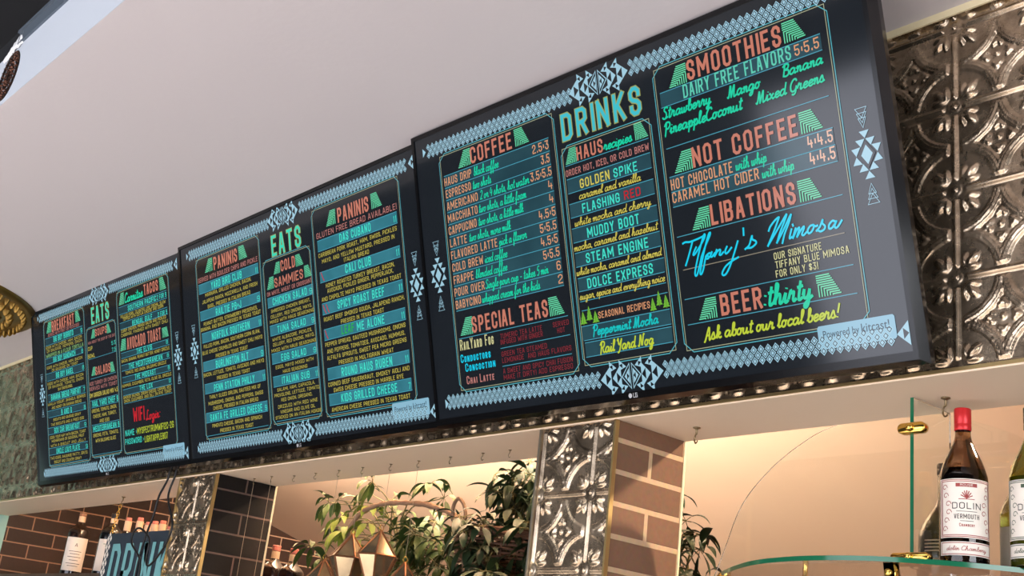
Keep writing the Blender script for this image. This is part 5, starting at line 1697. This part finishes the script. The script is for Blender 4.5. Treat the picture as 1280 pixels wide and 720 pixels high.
# ------------------------------------------------------------------ bottles
M['label_paper'] = mat('white_label_paper', (226, 218, 206), 0.6)
M['label_cream'] = mat('cream_label_paper', (206, 178, 146), 0.6)
M['dark_glass'] = mat('dark_brown_bottle_glass', (24, 15, 12), 0.07, spec=0.6)
M['black_glass'] = mat('black_bottle_glass', (12, 12, 12), 0.10, spec=0.6)
M['olive_liquid'] = mat('olive_liquid', (120, 116, 20), 0.25, trans=0.35)
M['red_liquid'] = mat('dark_red_liquid', (20, 8, 7), 0.12)
M['red_cap'] = mat('red_foil_cap', (196, 40, 44), 0.35, 0.3)
M['green_cap'] = mat('dark_green_cap', (24, 44, 30), 0.35)
M['black_cap'] = mat('black_cap', (18, 17, 17), 0.4)
M['pink_cap'] = mat('pink_red_cap', (190, 112, 98), 0.5)
M['orange_cap'] = mat('orange_cap', (226, 160, 60), 0.5)
M['tan_cap'] = mat('tan_cap', (120, 88, 66), 0.6)
M['print_red'] = mat('dark_red_print', (150, 62, 58), 0.6)
M['print_green'] = mat('dark_green_print', (66, 84, 64), 0.6)
M['print_dark'] = mat('dark_print', (52, 48, 46), 0.6)
M['print_flower'] = mat('bright_red_print', (190, 34, 40), 0.6)
M['print_leaf'] = mat('leaf_green_print', (60, 96, 56), 0.6)


def clear_glass(name, tint, refl=0.12):
    m = bpy.data.materials.new(name)
    m.use_nodes = True
    b_ = m.node_tree.nodes['Principled BSDF']
    b_.inputs['Base Color'].default_value = (*s2l(tint), 1)
    b_.inputs['Transmission Weight'].default_value = 1.0
    b_.inputs['Roughness'].default_value = 0.02
    b_.inputs['IOR'].default_value = 1.45
    return m


M['olive_glass'] = clear_glass('olive_green_glass', (176, 186, 84))
M['brown_glass'] = clear_glass('amber_brown_glass', (150, 110, 74))


def cyl_patch(b, r, a0, a1, z0, z1, n=24):
    vs, fs = [], []
    for k in range(n + 1):
        a = a0 + (a1 - a0) * k / n
        vs += [(r * math.sin(a), -r * math.cos(a), z0), (r * math.sin(a), -r * math.cos(a), z1)]
    for k in range(n):
        fs.append((2 * k, 2 * k + 2, 2 * k + 3, 2 * k + 1))
    b.add(vs, fs)


def wrap(b, pts, th, r):
    """flat stroke wrapped on a cylinder; pts = (arc length, height)"""
    q = []
    for i in range(len(pts) - 1):
        a, c_ = np.array(pts[i]), np.array(pts[i + 1])
        n = max(1, int(abs(c_[0] - a[0]) / .004))
        q += [a + (c_ - a) * k / n for k in range(n)]
    q.append(np.array(pts[-1]))
    vs, fs = ribbon(q, th)
    r += 2e-6 * (len(b.f) % 60)
    b.add([(r * math.sin(v[0] / r), -r * math.cos(v[0] / r), v[1]) for v in vs], fs)


def wrap_text(b, txt, style, x0, x1, z, cap, r):
    pls, th = lay_text(txt, style, x0, x1, z, cap)
    for pl in pls:
        wrap(b, pl, th, r)


def facing(x, y):
    return math.atan2(1.2766 - x, -(-1.7103 - y))


def bottle(label, loc, H, r, glass, cap_m, prof, cap_z, neck=None, lab=None, liquid=None, turn=0.0, group='bottles along the bar', cat='bottle'):
    t = thing('bottle', label, cat, loc, group)
    t.rotation_euler = (0, 0, facing(loc[0], loc[1]) + turn)
    pts = smooth_path([(q[0] * r, q[1] * H) for q in prof], 3)
    pr = [(0, 0.0005)] + [(max(p_[0], .001), p_[1]) for p_ in pts]
    MB().lathe(pr, n=40).build('glass', glass, t, True)
    rc = max(prof[-1][0] * r, .01)
    z0 = cap_z * H
    MB().lathe([(rc + .0008, z0), (rc + .0016, z0 + .001), (rc + .0016, z0 + .010), (rc + .0010, z0 + .011), (rc + .0016, z0 + .012), (rc + .0016, H - .0015), (rc + .0006, H), (0, H)], n=28).build('cap', cap_m, t, True)
    if liquid:
        lm, top = liquid
        lp = [(max(p_[0] - .0022, .001), max(p_[1], .004)) for p_ in pts if p_[1] < top * H]
        lp.append((lp[-1][0], top * H))
        lp = [(0, .004)] + lp + [(0, top * H)]
        MB().lathe(lp, n=36).build('liquid', lm, t, True)
    if neck:
        nm, n0, n1, nr = neck
        MB().lathe([(nr * r, n0 * H), (nr * r, n1 * H)], n=28).build('neck_label', nm, t, True)
    return t


WINE = [(.92, .0), (1, .02), (1, .30), (1, .52), (.97, .57), (.80, .65), (.52, .74), (.36, .80), (.32, .86), (.32, .96)]
STOUT = [(.94, .0), (1, .02), (1, .35), (1, .66), (.88, .73), (.50, .79), (.34, .83), (.30, .87), (.30, .97)]

# shelf of the left bay with its bottles
o = MB().box(-4.655, .22, -.305, -2.42, .46, -.272).build('wooden_shelf', M['wood'])
tag(o, 'rough grey-brown wooden shelf behind the left opening, carrying bottles', 'shelf')
ZS = -.272
t = bottle('dark bottle with a big white label, alone at the left of the black bricks', (-4.045, .33, ZS), .283, .046, M['dark_glass'], M['tan_cap'], STOUT, .93, (M['label_cream'], .80, .93, .315))
b = MB()
cyl_patch(b, .0465, -1.15, 1.15, .025, .168)
lb = b.build('label', M['label_paper'], t, True)
b = MB()
wrap_text(b, 'A', 'h', -.006, .006, .128, .014, .0468)
for z, w in ((.108, .026), (.097, .02), (.084, .028), (.07, .018), (.056, .03), (.046, .022)):
    wrap(b, [(-w, z), (w, z)], .0022, .0468)
b.build('label_print', M['print_dark'], lb)
t = bottle('dark bottle with black cap and red flower on its label, beside the sign', (-3.690, .33, ZS), .262, .046, M['black_glass'], M['black_cap'], STOUT, .92, (M['label_cream'], .78, .92, .315))
b = MB()
cyl_patch(b, .0465, -1.15, 1.15, .02, .150)
lb = b.build('label', M['label_paper'], t, True)
b = MB()
for k in range(5):
    a = k * 1.257
    wrap(b, [(.010 + .007 * math.cos(a), .058 + .009 * math.sin(a)), (.010, .058)], .009, .0468)
b.build('flower_print', M['print_flower'], lb)
b = MB()
wrap(b, [(.010, .066), (.014, .085), (.006, .104)], .004, .0468)
wrap(b, [(.012, .080), (.022, .092)], .006, .0468)
for z, w in ((.13, .024), (.122, .016)):
    wrap(b, [(-w, z), (w, z)], .002, .0468)
b.build('label_print', M['print_leaf'], lb)
labs = ['pale-necked bottle with a red cap just right of the hanging chain', 'pale-necked bottle with a red cap standing highest behind the sign', 'short pale bottle top behind the sign, left of the close group of three', 'bottle top with red cap in the middle of the close group of three',
        'bottle top with red cap at the right of the close group of three', 'low pale bottle top with pink cap, second from the tin pillar', 'low pale bottle top with pink cap, nearest the tin pillar']
for (x, zt), lab in zip(((-3.544, -.032), (-3.430, -.036), (-3.345, -.057), (-3.285, -.055), (-3.215, -.056), (-3.142, -.081), (-3.075, -.081)), labs):
    H = zt - ZS
    bottle(lab, (x, .33, ZS), H, .023, M['dark_glass'], M['pink_cap'], STOUT, .94, (M['label_cream'], .76, .94, .62))
    # the neck of these small bottles is broad
for x, zt, lab in ((-2.362, -.163, 'brown bottle with pale pink cap and neck, left of two in the middle opening'), (-2.243, -.177, 'brown bottle with pale pink cap and neck, right of two in the middle opening')):
    bottle(lab, (x, .36, -.43), zt + .43, .042, M['dark_glass'], M['pink_cap'], STOUT, .93, (M['label_cream'], .80, .925, .33))

# ------------------------------------------------------------------ dark sign with chain
M['sign_board'] = mat('dark_navy_board', (44, 54, 66), 0.6, noise=(8, 0.5, (38, 46, 56)))
M['sign_teal'] = mat('pale_teal_lettering', (112, 168, 170), 0.6)
M['sign_edge'] = mat('dark_letter_edge', (24, 34, 42), 0.6)
t = thing('drinks_sign', 'dark board lettered in pale teal leaning before the bottles, left opening', 'sign', (-3.16, .10, -.43))
MB().box(0, 0, 0, .70, .016, .282).build('board', M['sign_board'], t)
b, b2, b3 = MB(), MB(), MB()
pls, th = lay_text('DRINKS', 'h', .068, .66, .035, .210)
for k, pl in enumerate(pls):
    vs, fs = ribbon(pl, th * 1.16)
    b2.add([(v[0], -.0006 - .00004 * k, v[1]) for v in vs], fs)
    vs, fs = ribbon(pl, th * .92)
    b.add([(v[0], -.0014 - .00004 * k, v[1]) for v in vs], fs)
b2.build('letter_outline', M['sign_edge'], t)
b.build('letters', M['sign_teal'], t)
for k in range(9):
    z = .012 + k * .030
    for dx in (.012, .034):
        b3.add([(dx - .009, -.0008, z + .012), (dx, -.0008, z), (dx + .009, -.0008, z + .012), (dx, -.0008, z + .024)], [(0, 1, 2, 3)])
    b3.add([(.023 - .008, -.0010, z + .027), (.023, -.0010, z + .017), (.023 + .008, -.0010, z + .027), (.023, -.0010, z + .037)], [(0, 1, 2, 3)])
b3.build('border_pattern', M['label_paper'], t)
b = MB()
p0, p1 = Vector((-3.158, .122, -.036)), Vector((-3.145, .104, -.150))
nl = 9
for k in range(nl):
    c_ = p0.lerp(p1, (k + .5) / nl)
    ax = (p1 - p0).normalized()
    s = Vector((1, 0, 0)) if k % 2 else Vector((0, 1, 0))
    s = (s - ax * s.dot(ax)).normalized()
    pts = [c_ + ax * .0088 * math.cos(a) + s * .0048 * math.sin(a) for a in [2 * math.pi * j / 12 for j in range(13)]]
    b.tube([(q.x - p0.x, q.y - p0.y, q.z - p0.z) for q in pts], .0013, 5, False)
o = b.build('sign_chain', M['brass'], smooth=True)
o.location = p0
tag(o, 'fine brass chain from the soffit hook down to the dark sign', 'chain')

# ------------------------------------------------------------------ black cables below the screens
M['cable'] = mat('black_cable', (14, 14, 15), 0.45)
for pts, lab in (([(-2.452, -.03, .03), (-2.455, -.03, -.008), (-2.476, -.03, -.038), (-2.498, -.03, -.068), (-2.507, -.03, -.126), (-2.538, -.03, -.201), (-2.55, -.03, -.275), (-2.551, -.03, -.334), (-2.556, -.03, -.42)], 'black cable hanging nearly straight down before the dark sign'),
                 ([(-2.402, -.03, .03), (-2.408, -.03, -.008), (-2.42, -.032, -.046), (-2.411, -.035, -.078), (-2.363, -.035, -.134), (-2.34, -.035, -.173), (-2.369, -.035, -.232), (-2.441, -.038, -.289), (-2.473, -.040, -.271), (-2.48, -.040, -.207), (-2.559, -.043, -.169), (-2.601, -.045, -.183), (-2.597, -.045, -.218), (-2.509, -.045, -.271), (-2.49, -.045, -.334), (-2.50, -.045, -.42)], 'black cable swinging in a loop across the tin pillar edge')):
    o = MB().tube(smooth_path([(x - pts[0][0], y + .03, z - .03) for x, y, z in pts], 6), .0036, 7).build('power_cable', M['cable'], smooth=True)
    o.location = (pts[0][0], -.03, .03)
    tag(o, lab, 'cable', 'cables hanging under the screens')

# ------------------------------------------------------------------ glass display shelf
M['pane'] = clear_glass('clear_glass_pane', (250, 253, 251))
M['glass_edge'] = mat('green_glass_edge', (24, 96, 66), 0.12, spec=0.6)
t = thing('glass_shelf', 'glass shelf with arched glass back and brass clips under the soffit', 'shelf', (.05, .20, -.43))
ox, oy, oz = .05, .20, -.43
ZG = -.288
edge = [(-.40, .50), (-.345, .25), (-.312, .19), (-.250, .135), (-.185, .085), (-.10, .030), (-.020, .000), (.060, -.012), (.160, .000), (.255, .050), (.330, .115), (.40, .20), (.46, .32), (.48, .50)]
ep = [tuple(q) for q in smooth_path(edge, 5)]
n = len(ep)
def pane_solid(name, front, back):
    bm = bmesh.new()
    f = [bm.verts.new(q) for q in front]
    g = [bm.verts.new(q) for q in back]
    bm.faces.new(f)
    bm.faces.new(list(reversed(g)))
    k_ = len(f)
    for k in range(k_):
        bm.faces.new((f[k], g[k], g[(k + 1) % k_], f[(k + 1) % k_]))
    bmesh.ops.recalc_face_normals(bm, faces=bm.faces)
    return bm_obj(name, bm, M['pane'], t)


pane_solid('shelf_pane', [(x - ox, y - oy, ZG - oz) for x, y in ep], [(x - ox, y - oy, ZG - .008 - oz) for x, y in ep])
b = MB()
cx_, cy_ = .07, .30
eo = [(x + (x - cx_) * .0012, y + (y - cy_) * .0012) for x, y in ep]
b.add([(x - ox, y - oy, ZG - oz) for x, y in eo] + [(x - ox, y - oy, ZG - .008 - oz) for x, y in eo], [(k, n + k, n + k + 1, k + 1) for k in range(n - 1)])
b.build('shelf_edge', M['glass_edge'], t, True)
arch = [(-.345, ZG + .001), (-.325, -.242), (-.284, -.147), (-.217, -.078), (-.143, -.031), (-.075, -.004), (.045, .016), (.158, -.002), (.240, -.028), (.311, -.060), (.370, -.110), (.415, -.180), (.435, ZG + .001)]
ap = [tuple(q) for q in smooth_path(arch, 5)]
ya, yb = .217 - oy, .221 - oy
pane_solid('arched_pane', [(x - ox, ya, z - oz) for x, z in ap], [(x - ox, yb, z - oz) for x, z in ap])
x0, x1, y0, y1 = .178, .184, .085, .205
z0_, z1_ = ZG - oz + .0005, -.006 - oz
pane_solid('upright_pane', [(x0 - ox, y0 + .0012 - oy, z0_), (x0 - ox, y1 - oy, z0_), (x0 - ox, y1 - oy, z1_), (x0 - ox, y0 + .0012 - oy, z1_)], [(x1 - ox, y0 + .0012 - oy, z0_), (x1 - ox, y1 - oy, z0_), (x1 - ox, y1 - oy, z1_), (x1 - ox, y0 + .0012 - oy, z1_)])
MB().box(x0 - ox, y0 - oy, z0_, x1 - ox, y0 + .0009 - oy, z1_).build('upright_edge', M['glass_edge'], t)


def clip(x, y, z, w, hgt):
    prof = []
    b = MB()
    n = 20
    for yy in (-.008, -.006, .006, .008):
        k = 1 if abs(yy) < .007 else .86
        for j in range(n):
            a = 2 * math.pi * j / n
            cx, sz = math.cos(a), math.sin(a)
            b.v.append((x - ox + (w / 2 - hgt / 2) * (1 if cx > 0 else -1) + hgt / 2 * cx * k, y - oy + yy, z - oz + hgt / 2 * sz * k))
    for l in range(3):
        for j in range(n):
            b.f.append((l * n + j, l * n + (j + 1) % n, (l + 1) * n + (j + 1) % n, (l + 1) * n + j))
    b.f.append(tuple(range(n - 1, -1, -1)))
    b.f.append(tuple(3 * n + j for j in range(n)))
    b.lathe([(0, y - oy - .016), (.0055, y - oy - .0155), (.007, y - oy - .012), (.007, y - oy - .006)], (x - ox, 0, z - oz), 16, 'Y')
    return b.build('brass_clip', M['brass'], t, True)


clip(.186, .080, -.062, .052, .019)
clip(.186, .076, -.279, .070, .015)
clip(.180, .030, -.312, .020, .045)
clip(-.275, .165, -.300, .024, .024)
for px_, py_ in ((-.30, .46), (.44, .46)):
    MB().tube([(px_ - ox, py_ - oy, 0.0), (px_ - ox, py_ - oy, ZG - .0085 - oz)], .006, 12).build('brass_post', M['brass'], t, True)

# vermouth bottles on the glass shelf
ZB = ZG + .0003


def vermouth(label, loc, glass, liq, cap_m, ink, bar, sweet, turn):
    H, r = .264, .0385
    t = bottle(label, loc, H, r, glass, cap_m, WINE, .855, None, None, liq, turn, 'vermouth bottles on the glass shelf')
    b = MB()
    cyl_patch(b, r + .0006, -1.25, 1.25, .042, .138, 32)
    cyl_patch(b, r + .0006, -1.25, 1.25, .014, .036, 32)
    lb = b.build('label', M['label_paper'], t, True)
    rp = r + .0009
    b = MB()
    for z0, z1, wd in ((.044, .136, .0455), (.0465, .1335, .043), (.016, .034, .0455)):
        wrap(b, [(-wd, z0), (wd, z0)], .0012, rp)
        wrap(b, [(-wd, z1), (wd, z1)], .0012, rp)
        wrap(b, [(-wd, z0), (-wd, z1)], .0012, rp)
        wrap(b, [(wd, z0), (wd, z1)], .0012, rp)
    # scrolled ornament down both sides
    for s in (-1, 1):
        for k in range(6):
            zc, xc = .056 + k * .0135, s * (.033 + .004 * math.cos(k * 1.3))
            wrap(b, [(xc + .0055 * math.cos(a) * (1 - a / 9), zc + .0055 * math.sin(a) * (1 - a / 9)) for a in [j * .7 for j in range(9)]], .0011, rp)
    # sprig emblem above the name
    for k in range(7):
        a = R(20 + 23 * k)
        wrap(b, [(0, .106), (.009 * math.cos(a), .106 + .012 * math.sin(a))], .0016, rp)
    wrap(b, [(-.012, .1045), (.012, .1045)], .0012, rp)
    wrap_text(b, 'Chambery', 'k', -.012, .012, .060, .0055, rp)
    wrap_text(b, 'Dolin Chambery', 's', -.034, .034, .022, .007, rp)
    b.build('label_print', ink, lb)
    b = MB()
    wrap_text(b, 'DOLIN', 'm', -.023, .023, .0885, .0105, rp)
    wrap_text(b, 'VERMOUTH', 'm', -.020, .020, .0725, .0078, rp)
    wrap(b, [(-.016, .0845), (.016, .0845)], .0008, rp)
    wrap(b, [(-.010, .069), (.010, .069)], .0008, rp)
    b.build('name_print', M['print_dark'], lb)
    b = MB()
    wrap(b, [(-.014, .1275), (.014, .1275)], .006, rp)
    o = b.build('label_banner', bar, lb)
    b = MB()
    wrap_text(b, sweet, 'm', -.010 if len(sweet) > 3 else -.006, .010 if len(sweet) > 3 else .006, .1258, .0036, rp + .0003)
    b.build('banner_print', M['label_paper'], lb)
    return t


vermouth('dark red vermouth bottle with red cap and white and red label', (.250, .128, ZB), M['brown_glass'], (M['red_liquid'], .60), M['red_cap'], M['print_red'], M['print_red'], 'ROUGE', .12)
t = vermouth('olive green vermouth bottle with green cap and label, right edge', (.352, .165, ZB), M['olive_glass'], (M['olive_liquid'], .55), M['green_cap'], M['print_green'], M['print_green'], 'DRY', -.1)
JUG = [(.92, 0), (1, .03), (1, .30), (.96, .40), (.70, .52), (.36, .62), (.26, .72), (.24, .97)]
t = bottle('black bottle with small cream print behind the red-capped bottle', (.135, .262, ZB), .205, .044, M['black_glass'], M['black_cap'], JUG, .90, group='vermouth bottles on the glass shelf')
b = MB()
for z, w in ((.062, .024), (.056, .028), (.050, .026), (.044, .028), (.030, .02), (.024, .024)):
    wrap(b, [(-.036, z), (-.036 + w * 2, z)], .0025, .0448)
b.build('label_print', M['label_cream'], t)
t = bottle('bottle with orange cap and white label between the two front vermouths', (.272, .272, ZB), .195, .032, M['olive_glass'], M['orange_cap'], WINE, .86, group='vermouth bottles on the glass shelf')
b = MB()
cyl_patch(b, .0326, -1.3, 1.3, .01, .085)
b.build('label', M['label_paper'], t, True)
